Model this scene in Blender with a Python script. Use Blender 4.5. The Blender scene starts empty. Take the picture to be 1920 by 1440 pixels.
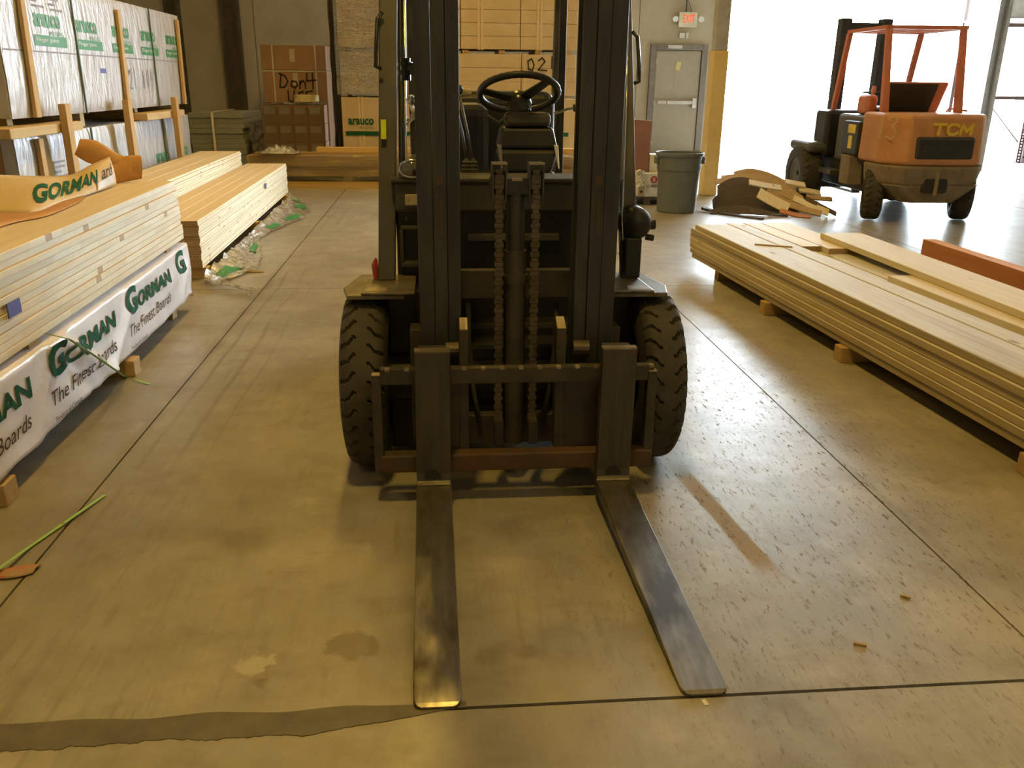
import bpy, bmesh, math, random
from mathutils import Vector, Matrix, noise
random.seed(7)
D = bpy.data
SC = bpy.context.scene
COL = SC.collection
R = math.radians

# ------------------------------------------------------------------ camera
PSI, PIT, ROL, HCAM, FPX = 5.05, 19.5, 0.65, 1.5, 1600.0
_ps, _pp, _rr = R(PSI), R(PIT), R(ROL)
CF = Vector((math.sin(_ps)*math.cos(_pp), math.cos(_ps)*math.cos(_pp), -math.sin(_pp)))
_R0 = Vector((math.cos(_ps), -math.sin(_ps), 0)); _U0 = _R0.cross(CF)
CR = math.cos(_rr)*_R0 + math.sin(_rr)*_U0; CU = CR.cross(CF)
CC = Vector((0, 0, HCAM))
cam = D.objects.new('camera', D.cameras.new('camera'))
COL.objects.link(cam)
cam.data.sensor_width = 36.0
cam.data.lens = FPX/1920*36
cam.data.clip_start = 0.05; cam.data.clip_end = 400
m = Matrix((CR, CU, -CF)).transposed().to_4x4(); m.translation = CC
cam.matrix_world = m
SC.camera = cam
def ray(x, y): return CR*((x-960)/FPX) - CU*((y-720)/FPX) + CF
def pz(x, y, z=0.0):
    d = ray(x, y); return CC + d*((z-HCAM)/d.z)
def py(x, y, Y):
    d = ray(x, y); return CC + d*(Y/d.y)
def px(x, y, X):
    d = ray(x, y); return CC + d*(X/d.x)

# ------------------------------------------------------------------ world, light, exposure
SKY = 40.0
LAMP_W = 118.0
w = D.worlds.new('sky'); SC.world = w; w.use_nodes = True
bg = w.node_tree.nodes['Background']
bg.inputs['Color'].default_value = (0.78, 0.91, 1.0, 1); bg.inputs['Strength'].default_value = SKY
SC.view_settings.view_transform = 'Standard'
SC.view_settings.look = 'None'
SC.view_settings.gamma = 1.0
SC.view_settings.use_curve_mapping = False
SC.view_settings.exposure = 0.16

# ------------------------------------------------------------------ materials
def nt_of(name):
    mt = D.materials.new(name); mt.use_nodes = True
    nt = mt.node_tree; b = nt.nodes['Principled BSDF']
    return mt, nt, b
def N(nt, t, **kw):
    n = nt.nodes.new(t)
    for k, v in kw.items():
        if k.startswith('i_'):
            key = k[2:]
            key = int(key) if key.isdigit() else key.replace('_', ' ')
            n.inputs[key].default_value = v
        else: setattr(n, k, v)
    return n
def L(nt, a, b): nt.links.new(a, b)
def math_n(nt, op, a, b=None, c=None, clamp=False):
    n = nt.nodes.new('ShaderNodeMath'); n.operation = op; n.use_clamp = clamp
    for i, v in enumerate((a, b, c)):
        if v is None: continue
        if hasattr(v, 'is_linked') or hasattr(v, 'links'): nt.links.new(v, n.inputs[i])
        else: n.inputs[i].default_value = v
    return n.outputs[0]
def mixc(nt, fac, a, b, blend='MIX'):
    n = nt.nodes.new('ShaderNodeMix'); n.data_type = 'RGBA'; n.blend_type = blend
    def put(sock, v):
        if hasattr(v, 'links'): nt.links.new(v, sock)
        else: sock.default_value = v if not isinstance(v, (tuple, list)) or len(v) == 4 else (*v, 1)
    put(n.inputs[0], fac); put(n.inputs[6], a); put(n.inputs[7], b)
    return n.outputs[2]
def ramp(nt, v, a, b):
    n = nt.nodes.new('ShaderNodeMapRange'); n.clamp = True
    nt.links.new(v, n.inputs[0]); n.inputs[1].default_value = a; n.inputs[2].default_value = b
    return n.outputs[0]
def coords(nt, scale=(1, 1, 1), rnd=False, kind='Object'):
    tc = nt.nodes.new('ShaderNodeTexCoord'); mp = nt.nodes.new('ShaderNodeMapping')
    mp.inputs['Scale'].default_value = scale
    if rnd:
        oi = nt.nodes.new('ShaderNodeObjectInfo'); ad = nt.nodes.new('ShaderNodeVectorMath'); ad.operation = 'ADD'
        sc = nt.nodes.new('ShaderNodeVectorMath'); sc.operation = 'SCALE'; sc.inputs[0].default_value = (37.1, 21.7, 53.3)
        L(nt, oi.outputs['Random'], sc.inputs['Scale'])
        L(nt, tc.outputs[kind], ad.inputs[0]); L(nt, sc.outputs[0], ad.inputs[1]); L(nt, ad.outputs[0], mp.inputs[0])
    else: L(nt, tc.outputs[kind], mp.inputs[0])
    return mp.outputs[0]
def noise_n(nt, vec, scale=5, detail=4, rough=0.6):
    n = N(nt, 'ShaderNodeTexNoise'); n.inputs['Scale'].default_value = scale
    n.inputs['Detail'].default_value = detail; n.inputs['Roughness'].default_value = rough
    L(nt, vec, n.inputs['Vector']); return n.outputs[0]
def bump(nt, b, h, strength=0.3, dist=0.01):
    n = N(nt, 'ShaderNodeBump'); n.inputs['Strength'].default_value = strength; n.inputs['Distance'].default_value = dist
    L(nt, h, n.inputs['Height']); L(nt, n.outputs[0], b.inputs['Normal'])
def mat(name, col, col2=None, rough=0.6, metal=0.0, ns=6.0, stretch=(1, 1, 1), bmp=0.0, bscale=40, lo=.35, hi=.65, spec=.5, rnd=False, coat=0):
    mt, nt, b = nt_of(name)
    b.inputs['Roughness'].default_value = rough; b.inputs['Metallic'].default_value = metal
    b.inputs['Specular IOR Level'].default_value = spec; b.inputs['Coat Weight'].default_value = coat
    col2 = col2 or tuple(c*.78 for c in col)
    v = coords(nt, stretch, rnd)
    f = ramp(nt, noise_n(nt, v, ns, 5), lo, hi)
    L(nt, mixc(nt, f, col, col2), b.inputs['Base Color'])
    if bmp: bump(nt, b, noise_n(nt, v, bscale, 4), bmp, .004)
    return mt
def wood(name, c1, c2, knots=None, axis='y', rough=.6, vary=.25, gscale=1.0, grey=None):
    """plank grain running along one object axis, each board with its own offset and tone"""
    mt, nt, b = nt_of(name)
    b.inputs['Roughness'].default_value = max(rough, .72); b.inputs['Specular IOR Level'].default_value = .16
    s = {'y': (28, 1.6, 28), 'x': (1.6, 28, 28), 'z': (28, 28, 1.6)}[axis]
    v = coords(nt, tuple(k*gscale for k in s), True)
    g = ramp(nt, noise_n(nt, v, 1.0, 6, .62), .3, .7)
    c = mixc(nt, g, c1, c2)
    if grey:
        v2 = coords(nt, tuple(k*.16 for k in s), True)
        c = mixc(nt, ramp(nt, noise_n(nt, v2, 1.3, 3), .56, .72), c, grey)
    if knots:
        v3 = coords(nt, {'y': (6, 2.4, 6), 'x': (2.4, 6, 6), 'z': (6, 6, 2.4)}[axis], True)
        vo = N(nt, 'ShaderNodeTexVoronoi'); vo.inputs['Scale'].default_value = 1.0; L(nt, v3, vo.inputs['Vector'])
        c = mixc(nt, ramp(nt, vo.outputs['Distance'], .13, .07), c, knots)
    oi = N(nt, 'ShaderNodeObjectInfo')
    k = ramp(nt, oi.outputs['Random'], -1.0, 1.0)
    c = mixc(nt, math_n(nt, 'MULTIPLY', oi.outputs['Random'], vary), c, tuple(x*.62 for x in c2))
    L(nt, c, b.inputs['Base Color'])
    bump(nt, b, g, .15, .002)
    return mt
def block_wood(name, cA, cB, cdark, lz=.03, ly=.32):
    """pale edge glued finger jointed panel: short laths of differing tone"""
    mt, nt, b = nt_of(name)
    b.inputs['Roughness'].default_value = .55; b.inputs['Specular IOR Level'].default_value = .3
    tc = N(nt, 'ShaderNodeTexCoord'); oi = N(nt, 'ShaderNodeObjectInfo')
    sx = N(nt, 'ShaderNodeSeparateXYZ'); L(nt, tc.outputs['Object'], sx.inputs[0])
    fx = math_n(nt, 'FLOOR', math_n(nt, 'MULTIPLY', sx.outputs[0], 1/.045))
    rr = N(nt, 'ShaderNodeTexWhiteNoise'); rr.noise_dimensions = '2D'
    cv0 = N(nt, 'ShaderNodeCombineXYZ'); L(nt, fx, cv0.inputs[0]); L(nt, oi.outputs['Random'], cv0.inputs[1]); L(nt, cv0.outputs[0], rr.inputs['Vector'])
    fy = math_n(nt, 'FLOOR', math_n(nt, 'ADD', math_n(nt, 'MULTIPLY', sx.outputs[1], 1/ly), math_n(nt, 'MULTIPLY', rr.outputs['Value'], 9)))
    cv = N(nt, 'ShaderNodeCombineXYZ'); L(nt, fx, cv.inputs[0]); L(nt, fy, cv.inputs[1]); L(nt, oi.outputs['Random'], cv.inputs[2])
    wn = N(nt, 'ShaderNodeTexWhiteNoise'); L(nt, cv.outputs[0], wn.inputs['Vector'])
    c = mixc(nt, wn.outputs['Value'], cA, cB)
    v = coords(nt, (22, 2.2, 22), True)
    c = mixc(nt, math_n(nt, 'MULTIPLY', ramp(nt, noise_n(nt, v, 1, 5), .4, .7), .35), c, cdark)
    fy2 = math_n(nt, 'FLOOR', math_n(nt, 'MULTIPLY', sx.outputs[1], 14))
    cv2 = N(nt, 'ShaderNodeCombineXYZ'); L(nt, fy2, cv2.inputs[0]); L(nt, fx, cv2.inputs[1]); L(nt, oi.outputs['Random'], cv2.inputs[2])
    wn2 = N(nt, 'ShaderNodeTexWhiteNoise'); L(nt, cv2.outputs[0], wn2.inputs['Vector'])
    c = mixc(nt, math_n(nt, 'GREATER_THAN', wn2.outputs['Value'], .982), c, cdark)
    L(nt, c, b.inputs['Base Color'])
    return mt
def film(name, tint=(.9, .93, .95), op=.12, gloss=.35, rough=.12, scale=14, stretch=(1, 1, 1), bd=.02):
    mt = D.materials.new(name); mt.use_nodes = True; nt = mt.node_tree; nt.nodes.clear()
    out = N(nt, 'ShaderNodeOutputMaterial')
    tr = N(nt, 'ShaderNodeBsdfTransparent'); tr.inputs[0].default_value = (.97, .97, .97, 1)
    df = N(nt, 'ShaderNodeBsdfDiffuse'); df.inputs[0].default_value = (*tint, 1)
    gl = N(nt, 'ShaderNodeBsdfGlossy'); gl.inputs['Roughness'].default_value = rough
    v = coords(nt, stretch); h = noise_n(nt, v, scale, 4, .65)
    bp = N(nt, 'ShaderNodeBump'); bp.inputs['Strength'].default_value = .9; bp.inputs['Distance'].default_value = bd
    L(nt, h, bp.inputs['Height']); L(nt, bp.outputs[0], gl.inputs['Normal']); L(nt, bp.outputs[0], df.inputs['Normal'])
    m1 = N(nt, 'ShaderNodeMixShader'); m1.inputs[0].default_value = op; L(nt, tr.outputs[0], m1.inputs[1]); L(nt, df.outputs[0], m1.inputs[2])
    fr = N(nt, 'ShaderNodeFresnel'); fr.inputs[0].default_value = 1.45; L(nt, bp.outputs[0], fr.inputs['Normal'])
    m2 = N(nt, 'ShaderNodeMixShader'); L(nt, math_n(nt, 'ADD', math_n(nt, 'MULTIPLY', fr.outputs[0], gloss*3), gloss*.22, clamp=True), m2.inputs[0])
    L(nt, m1.outputs[0], m2.inputs[1]); L(nt, gl.outputs[0], m2.inputs[2]); L(nt, m2.outputs[0], out.inputs[0])
    return mt
def emit(name, col, st):
    mt, nt, b = nt_of(name); b.inputs['Emission Color'].default_value = (*col, 1); b.inputs['Emission Strength'].default_value = st
    b.inputs['Base Color'].default_value = (*col, 1); return mt

def floor_mat():
    mt, nt, b = nt_of('concrete')
    tc = N(nt, 'ShaderNodeTexCoord'); P = tc.outputs['Object']
    sx = N(nt, 'ShaderNodeSeparateXYZ'); L(nt, P, sx.inputs[0]); X, Y = sx.outputs[0], sx.outputs[1]
    def nz(scale, st=(1, 1, 1), d=5, r=.6):
        mp = N(nt, 'ShaderNodeMapping'); mp.inputs['Scale'].default_value = st; L(nt, P, mp.inputs[0]); return noise_n(nt, mp.outputs[0], scale, d, r)
    c = mixc(nt, ramp(nt, nz(.9), .38, .66), (.36, .34, .30), (.23, .212, .178))
    c = mixc(nt, math_n(nt, 'MULTIPLY', ramp(nt, nz(5, d=8, r=.72), .30, .90), .6), c, (.21, .17, .115))
    c = mixc(nt, math_n(nt, 'MULTIPLY', ramp(nt, nz(2.4, (1, .8, 1)), .56, .72), .35), c, (.50, .45, .36))
    st1 = ramp(nt, nz(1.0, (26, 3.2, 1), 7, .72), .50, .74)
    c = mixc(nt, math_n(nt, 'MULTIPLY', math_n(nt, 'MULTIPLY', st1, ramp(nt, nz(1.3, d=3), .40, .62)), .55), c, (.13, .105, .075))
    st2 = ramp(nt, nz(1.0, (70, 9, 1), 6, .7), .62, .72)
    c = mixc(nt, math_n(nt, 'MULTIPLY', st2, .30), c, (.52, .48, .40))
    bl = ramp(nt, nz(3.2, (1, 1.3, 1), 7, .68), .50, .66)
    c = mixc(nt, math_n(nt, 'MULTIPLY', bl, .45), c, (.185, .15, .105))
    wob = math_n(nt, 'MULTIPLY', math_n(nt, 'SUBTRACT', nz(.7, d=2), .5), .10)
    Xw = math_n(nt, 'ADD', X, wob)
    fine = ramp(nt, nz(60, d=3), .3, .6)
    # dragged wheel marks along the aisle
    for x0, wd, a in ((-1.235, .016, .55), (-1.10, .02, .5), (-1.33, .045, .5), (-.985, .012, .3), (1.69, .03, .35)):
        k = ramp(nt, math_n(nt, 'ABSOLUTE', math_n(nt, 'SUBTRACT', Xw, x0)), wd, wd*.2)
        c = mixc(nt, math_n(nt, 'MULTIPLY', math_n(nt, 'MULTIPLY', k, a), ramp(nt, nz(1.1, (1, .5, 1)), .42, .6)), c, (.13, .10, .07))
    # worn spots and darker smudges
    w1 = math_n(nt, 'MULTIPLY', math_n(nt, 'SUBTRACT', nz(9), .5), .16)
    def spot(x, y, r, col, a, soft=.5, sy=1.0):
        dx = math_n(nt, 'SUBTRACT', X, x); dy = math_n(nt, 'MULTIPLY', math_n(nt, 'SUBTRACT', Y, y), sy)
        d = math_n(nt, 'ADD', math_n(nt, 'SQRT', math_n(nt, 'ADD', math_n(nt, 'MULTIPLY', dx, dx), math_n(nt, 'MULTIPLY', dy, dy))), w1)
        return mixc(nt, math_n(nt, 'MULTIPLY', ramp(nt, d, r, r*soft), a), c, col)
    c = spot(-.513, 1.975, .055, (.46, .43, .36), .7, .8)
    c = spot(-.488, 1.915, .03, (.12, .10, .07), .6, .3)
    c = spot(-.26, 2.04, .075, (.16, .13, .09), .7, .7)
    c = spot(-.68, 2.65, .12, (.17, .14, .10), .5, .3)
    c = spot(.24, 2.66, .11, (.16, .13, .09), .5, .3)
    c = spot(.125, 1.985, .05, (.17, .13, .08), .45, .3)
    c = spot(.23, 1.99, .05, (.17, .13, .08), .45, .3)
    c = spot(1.62, 2.02, .22, (.47, .42, .33), .35, .5)
    # brown swept smear
    t = ramp(nt, math_n(nt, 'ABSOLUTE', math_n(nt, 'SUBTRACT', math_n(nt, 'ADD', Xw, math_n(nt, 'MULTIPLY', Y, .10)), 1.285)), .045, .03)
    t = math_n(nt, 'MULTIPLY', t, math_n(nt, 'MULTIPLY', ramp(nt, Y, 2.25, 2.42), ramp(nt, Y, 3.25, 3.0)))
    c = mixc(nt, math_n(nt, 'MULTIPLY', t, .75), c, (.33, .25, .15))
    # dark scrapes on the right of the trucks path
    zone = math_n(nt, 'MULTIPLY', ramp(nt, math_n(nt, 'ABSOLUTE', math_n(nt, 'SUBTRACT', X, 1.25)), 1.05, .45), ramp(nt, math_n(nt, 'ABSOLUTE', math_n(nt, 'SUBTRACT', Y, 3.3)), 2.6, .8))
    mp = N(nt, 'ShaderNodeMapping'); mp.inputs['Rotation'].default_value = (0, 0, R(22)); mp.inputs['Scale'].default_value = (46, 13, 1); L(nt, P, mp.inputs[0])
    sc = ramp(nt, noise_n(nt, mp.outputs[0], 1, 5, .75), .575, .64)
    mp2 = N(nt, 'ShaderNodeMapping'); mp2.inputs['Rotation'].default_value = (0, 0, R(-50)); mp2.inputs['Scale'].default_value = (52, 15, 1); L(nt, P, mp2.inputs[0])
    sc2 = ramp(nt, noise_n(nt, mp2.outputs[0], 1, 5, .75), .585, .65)
    scr = math_n(nt, 'MULTIPLY', math_n(nt, 'MAXIMUM', sc, sc2), zone)
    c = mixc(nt, math_n(nt, 'MULTIPLY', scr, .7), c, (.09, .065, .045))
    # thin pale scratches and pitting everywhere
    pit = ramp(nt, nz(30, (1.6, .8, 1), 6, .75), .52, .80)
    c = mixc(nt, math_n(nt, 'MULTIPLY', pit, .06), c, (.15, .115, .075))
    L(nt, c, b.inputs['Base Color'])
    rg = math_n(nt, 'ADD', math_n(nt, 'ADD', .22, math_n(nt, 'MULTIPLY', nz(5, d=6, r=.7), .22)), math_n(nt, 'ADD', math_n(nt, 'MULTIPLY', t, .3), math_n(nt, 'MULTIPLY', scr, .3)))
    L(nt, rg, b.inputs['Roughness'])
    L(nt, math_n(nt, 'MULTIPLY', math_n(nt, 'SUBTRACT', 1.0, math_n(nt, 'MAXIMUM', math_n(nt, 'MULTIPLY', scr, .95), math_n(nt, 'MAXIMUM', math_n(nt, 'MULTIPLY', t, .8), math_n(nt, 'MULTIPLY', pit, .15)))), .17), b.inputs['Specular IOR Level'])
    bump(nt, b, nz(38, d=5, r=.7), .14, .003)
    return mt

M = {}
M['concrete'] = floor_mat()
M['joint'] = mat('joint_dirt', (.06, .045, .03), rough=.9)
M['patch'] = mat('grey_joint_filler', (.085, .075, .060), (.13, .112, .082), rough=.6, ns=9)
M['apron'] = mat('outdoor_concrete', (.5, .49, .46), rough=.8, ns=1.2)
M['wall'] = mat('beige_wall', (.46, .40, .29), (.40, .345, .24), rough=.8, ns=1.6, bmp=.1)
M['ceiling'] = mat('ceiling_deck', (.55, .53, .48), rough=.8)
M['darkpost'] = mat('dark_steel_post', (.045, .035, .025), (.08, .06, .045), rough=.6)
M['doorpaint'] = mat('taupe_door_paint', (.36, .31, .24), (.33, .285, .22), rough=.5)
M['doorframe'] = mat('grey_door_frame', (.22, .19, .165), rough=.55)
M['whitemetal'] = mat('pale_metal', (.62, .60, .55), rough=.4)
M['signbody'] = mat('cream_sign_plastic', (.72, .66, .50), rough=.5)
M['signred'] = emit('red_sign_letters', (.85, .10, .04), .6)
M['bulb'] = mat('white_lamp_head', (.8, .8, .78), rough=.4)
M['yellow'] = mat('yellow_column_paint', (.72, .54, .22), (.66, .48, .18), rough=.5)
M['colgrey'] = mat('grey_column_paint', (.42, .42, .42), rough=.5)
M['mast'] = mat('worn_black_steel', (.030, .034, .041), (.054, .056, .059), rough=.42, metal=.35, ns=5, stretch=(3, 3, .6), bmp=.05)
M['carriage'] = mat('grimy_black_steel', (.040, .037, .035), (.070, .058, .047), rough=.55, metal=.2, ns=9, bmp=.1)
M['rust'] = mat('rusty_brown_steel', (.11, .055, .03), (.06, .045, .035), rough=.65, metal=.2, ns=8, bmp=.15)
M['worn'] = mat('bare_worn_metal', (.42, .36, .27), (.25, .20, .14), rough=.45, metal=.7, ns=12)
M['chain'] = mat('oily_chain_steel', (.12, .098, .075), (.07, .058, .045), rough=.45, metal=.4, ns=20)
M['bodydark'] = mat('dark_grey_truck_paint', (.060, .057, .050), (.085, .078, .064), rough=.5, ns=4)
M['bodyblack'] = mat('black_truck_plastic', (.018, .018, .019), rough=.45)
M['rubberblack'] = mat('black_rubber', (.035, .032, .028), (.055, .050, .042), rough=.75, ns=9, bmp=.15)
M['plateworn'] = mat('scuffed_step_plate', (.10, .085, .065), (.20, .17, .13), rough=.45, metal=.3, ns=14)
M['platewornlight'] = mat('worn_pale_patch', (.34, .28, .19), (.22, .18, .12), rough=.5, ns=18)
M['vinyl'] = mat('black_seat_vinyl', (.022, .022, .024), rough=.4)
M['ivory'] = mat('ivory_plate', (.52, .44, .27), (.42, .35, .2), rough=.5, ns=20)
M['chrome'] = mat('chrome', (.6, .6, .6), rough=.12, metal=1)
M['lens'] = mat('lamp_glass', (.25, .25, .24), rough=.05, metal=.6)
M['neon'] = mat('fluorescent_yellow_sticker', (.62, .74, .02), rough=.6)
M['redlens'] = mat('red_lens', (.45, .06, .05), rough=.3)
M['orange'] = mat('faded_orange_paint', (.52, .25, .10), (.44, .20, .08), rough=.5, ns=5)
M['orangered'] = mat('red_orange_paint', (.58, .19, .10), rough=.5)
M['dirtpaint'] = mat('dusty_brown_castiron', (.17, .13, .085), (.24, .19, .13), rough=.75, ns=7, bmp=.2)
M['logo'] = mat('yellow_lettering', (.78, .58, .06), rough=.5)
M['chalk'] = mat('pale_chalk', (.55, .40, .26), rough=.8)
M['grill'] = mat('dark_grille', (.035, .035, .042), rough=.6)
M['card'] = mat('cardboard', (.56, .43, .26), (.51, .385, .225), rough=.75, ns=4, spec=.25)
M['card2'] = mat('reddish_cardboard', (.36, .215, .12), (.31, .18, .10), rough=.75, ns=3, spec=.25)
M['cardstrip'] = mat('cardboard_edge_strip', (.62, .49, .31), (.54, .42, .25), rough=.7, ns=6, spec=.25)
M['labelpaper'] = mat('paper_label', (.55, .47, .33), rough=.7)
M['maroon'] = mat('maroon_carton', (.26, .13, .11), (.22, .11, .095), rough=.6)
M['whitecard'] = mat('white_carton', (.70, .68, .64), rough=.6)
M['tan'] = mat('tan_carton', (.58, .46, .27), rough=.7)
M['ink'] = mat('black_marker', (.02, .015, .012), rough=.7)
M['inkgrey'] = mat('grey_print', (.25, .22, .22), rough=.7)
M['green'] = mat('green_print', (.035, .22, .055), rough=.5)
M['darkgreen'] = mat('dark_green_print', (.018, .105, .060), rough=.8, spec=.1)
M['brownprint'] = mat('brown_print', (.10, .07, .055), rough=.8, spec=.1)
M['redprint'] = mat('red_print', (.40, .07, .06), rough=.6)
M['bluetag'] = mat('blue_tag', (.05, .05, .28), rough=.5)
M['greenstrap'] = mat('light_green_strapping', (.32, .56, .20), (.26, .48, .16), rough=.45, ns=30)
M['strap'] = mat('dark_green_strapping', (.10, .16, .12), rough=.4)
M['strapwhite'] = mat('white_strapping', (.66, .58, .48), rough=.5)
M['redtag'] = mat('muddy_red_rag', (.42, .14, .08), (.34, .24, .14), rough=.8, ns=20, lo=.4, hi=.6, bmp=.4)
M['can'] = mat('grey_bin_plastic', (.13, .155, .165), (.12, .14, .15), rough=.5)
M['tape'] = mat('yellowish_tape', (.62, .52, .24), rough=.3)
M['greyboard'] = mat('grey_boards', (.20, .205, .17), (.16, .165, .135), rough=.7, stretch=(1, 1, 8))
M['darkfilm_shade'] = mat('plastic_and_shade_sheet', (.045, .038, .028), (.07, .06, .045), rough=.4, ns=8, bmp=.4, bscale=12)  # torn plastic, and the sheet that stands for gap shade
M['flap'] = mat('tan_wrapper_paper', (.58, .43, .23), (.52, .37, .19), rough=.6, ns=5)
M['flapin'] = mat('orange_brown_paper_lining', (.50, .25, .075), (.42, .20, .06), rough=.6, ns=6)
M['silver'] = mat('shiny_tape_patch', (.75, .74, .72), rough=.2)
M['rackdark'] = mat('brown_rack_steel', (.16, .10, .09), rough=.5)
M['handle'] = mat('black_knob', (.02, .02, .02), rough=.25)
M['cable'] = mat('dark_cable', (.05, .05, .05), rough=.6)
M['glove'] = mat('translucent_white_plastic', (.75, .74, .72), rough=.3)
M['paneltop'] = wood('pine_panel', (.67, .55, .38), (.59, .46, .29), vary=.12, gscale=.7)
M['panel'] = block_wood('finger_jointed_pine', (.88, .81, .64), (.80, .69, .49), (.50, .35, .20))
M['panel2'] = block_wood('finger_jointed_pine_fine', (.90, .83, .64), (.84, .74, .52), (.62, .46, .28), ly=.7)
M['fir'] = wood('weathered_lumber', (.56, .46, .29), (.45, .355, .205), knots=(.26, .17, .09), vary=.55, grey=(.36, .30, .21))
M['firtop'] = wood('daylit_weathered_plank_top', (.62, .60, .55), (.50, .47, .41), knots=(.28, .21, .15), vary=.30, grey=(.36, .34, .31))  # weathered tone, greyed further to carry the daylight on the plank tops
M['firbright'] = wood('pale_lumber', (.68, .61, .48), (.60, .52, .38), knots=(.32, .2, .1), vary=.15)
M['firx'] = wood('golden_lumber', (.60, .41, .16), (.50, .32, .12), axis='x', vary=.2)
M['stickwood'] = wood('sticker_wood', (.55, .37, .17), (.46, .29, .12), axis='z', vary=.2)
M['bolster'] = wood('bolster_wood', (.60, .44, .22), (.50, .34, .16), axis='y', vary=.2)
M['dunnage'] = wood('dunnage_wood', (.50, .34, .16), (.40, .26, .11), axis='x', vary=.2)
M['endgrain'] = wood('shaded_end_grain', (.42, .29, .16), (.34, .23, .12), vary=.3, axis='x')  # end grain, browned further to put the shade of the ends into colour
M['beam'] = wood('reddish_beam', (.52, .22, .10), (.42, .17, .075), vary=.1)
M['beamtop'] = wood('orange_beam_edge', (.62, .32, .13), (.52, .25, .10), vary=.1)
M['scrapwood'] = wood('scrap_board', (.46, .33, .19), (.36, .25, .14), vary=.35, axis='x')
M['scrapdark'] = wood('dark_scrap_board', (.10, .085, .065), (.075, .06, .05), vary=.3, axis='x')
M['film'] = film('clear_stretch_film')
M['filmgold'] = film('amber_stretch_film', (.9, .8, .6), .03, .32, .16, 12, (1, 1, 4), .06)
M['filmwhite'] = film('cloudy_plastic_film', (.92, .92, .94), .5, .6, .15, 18)
def wrapper_mat(name, col, stretch, rough=.28, ns=7, bs=.5):
    mt, nt, b = nt_of(name); b.inputs['Roughness'].default_value = rough
    v = coords(nt, stretch); h = noise_n(nt, v, ns, 5, .6)
    L(nt, mixc(nt, ramp(nt, h, .35, .7), col, tuple(c*.86 for c in col)), b.inputs['Base Color'])
    bump(nt, b, h, bs, .03); return mt
M['gorman'] = wrapper_mat('white_woven_wrapper', (.74, .70, .72), (1, 1, 1), .32, 4, .35)
M['whitewrap'] = wrapper_mat('glossy_white_wrapper', (.52, .51, .52), (1, 1.6, .5), .20, 7, .9)

def fork_mat():
    mt, nt, b = nt_of('scraped_fork_steel')
    b.inputs['Metallic'].default_value = .85
    v = coords(nt, (40, 2.5, 1)); v2 = coords(nt, (6, 2.2, 1))
    a = ramp(nt, noise_n(nt, v, 1, 5, .7), .35, .7); p = ramp(nt, noise_n(nt, v2, 1, 4), .42, .62)
    c = mixc(nt, a, (.20, .185, .165), (.30, .275, .24)); c = mixc(nt, p, c, (.085, .077, .068))
    L(nt, c, b.inputs['Base Color']); L(nt, math_n(nt, 'ADD', .34, math_n(nt, 'MULTIPLY', p, .18)), b.inputs['Roughness'])
    bump(nt, b, noise_n(nt, v, 1, 3), .08, .001)
    return mt
M['fork'] = fork_mat()
M['shank'] = mat('dark_fork_shank', (.055, .052, .048), (.095, .085, .07), rough=.45, metal=.5, ns=4, stretch=(8, 1, 1))

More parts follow.
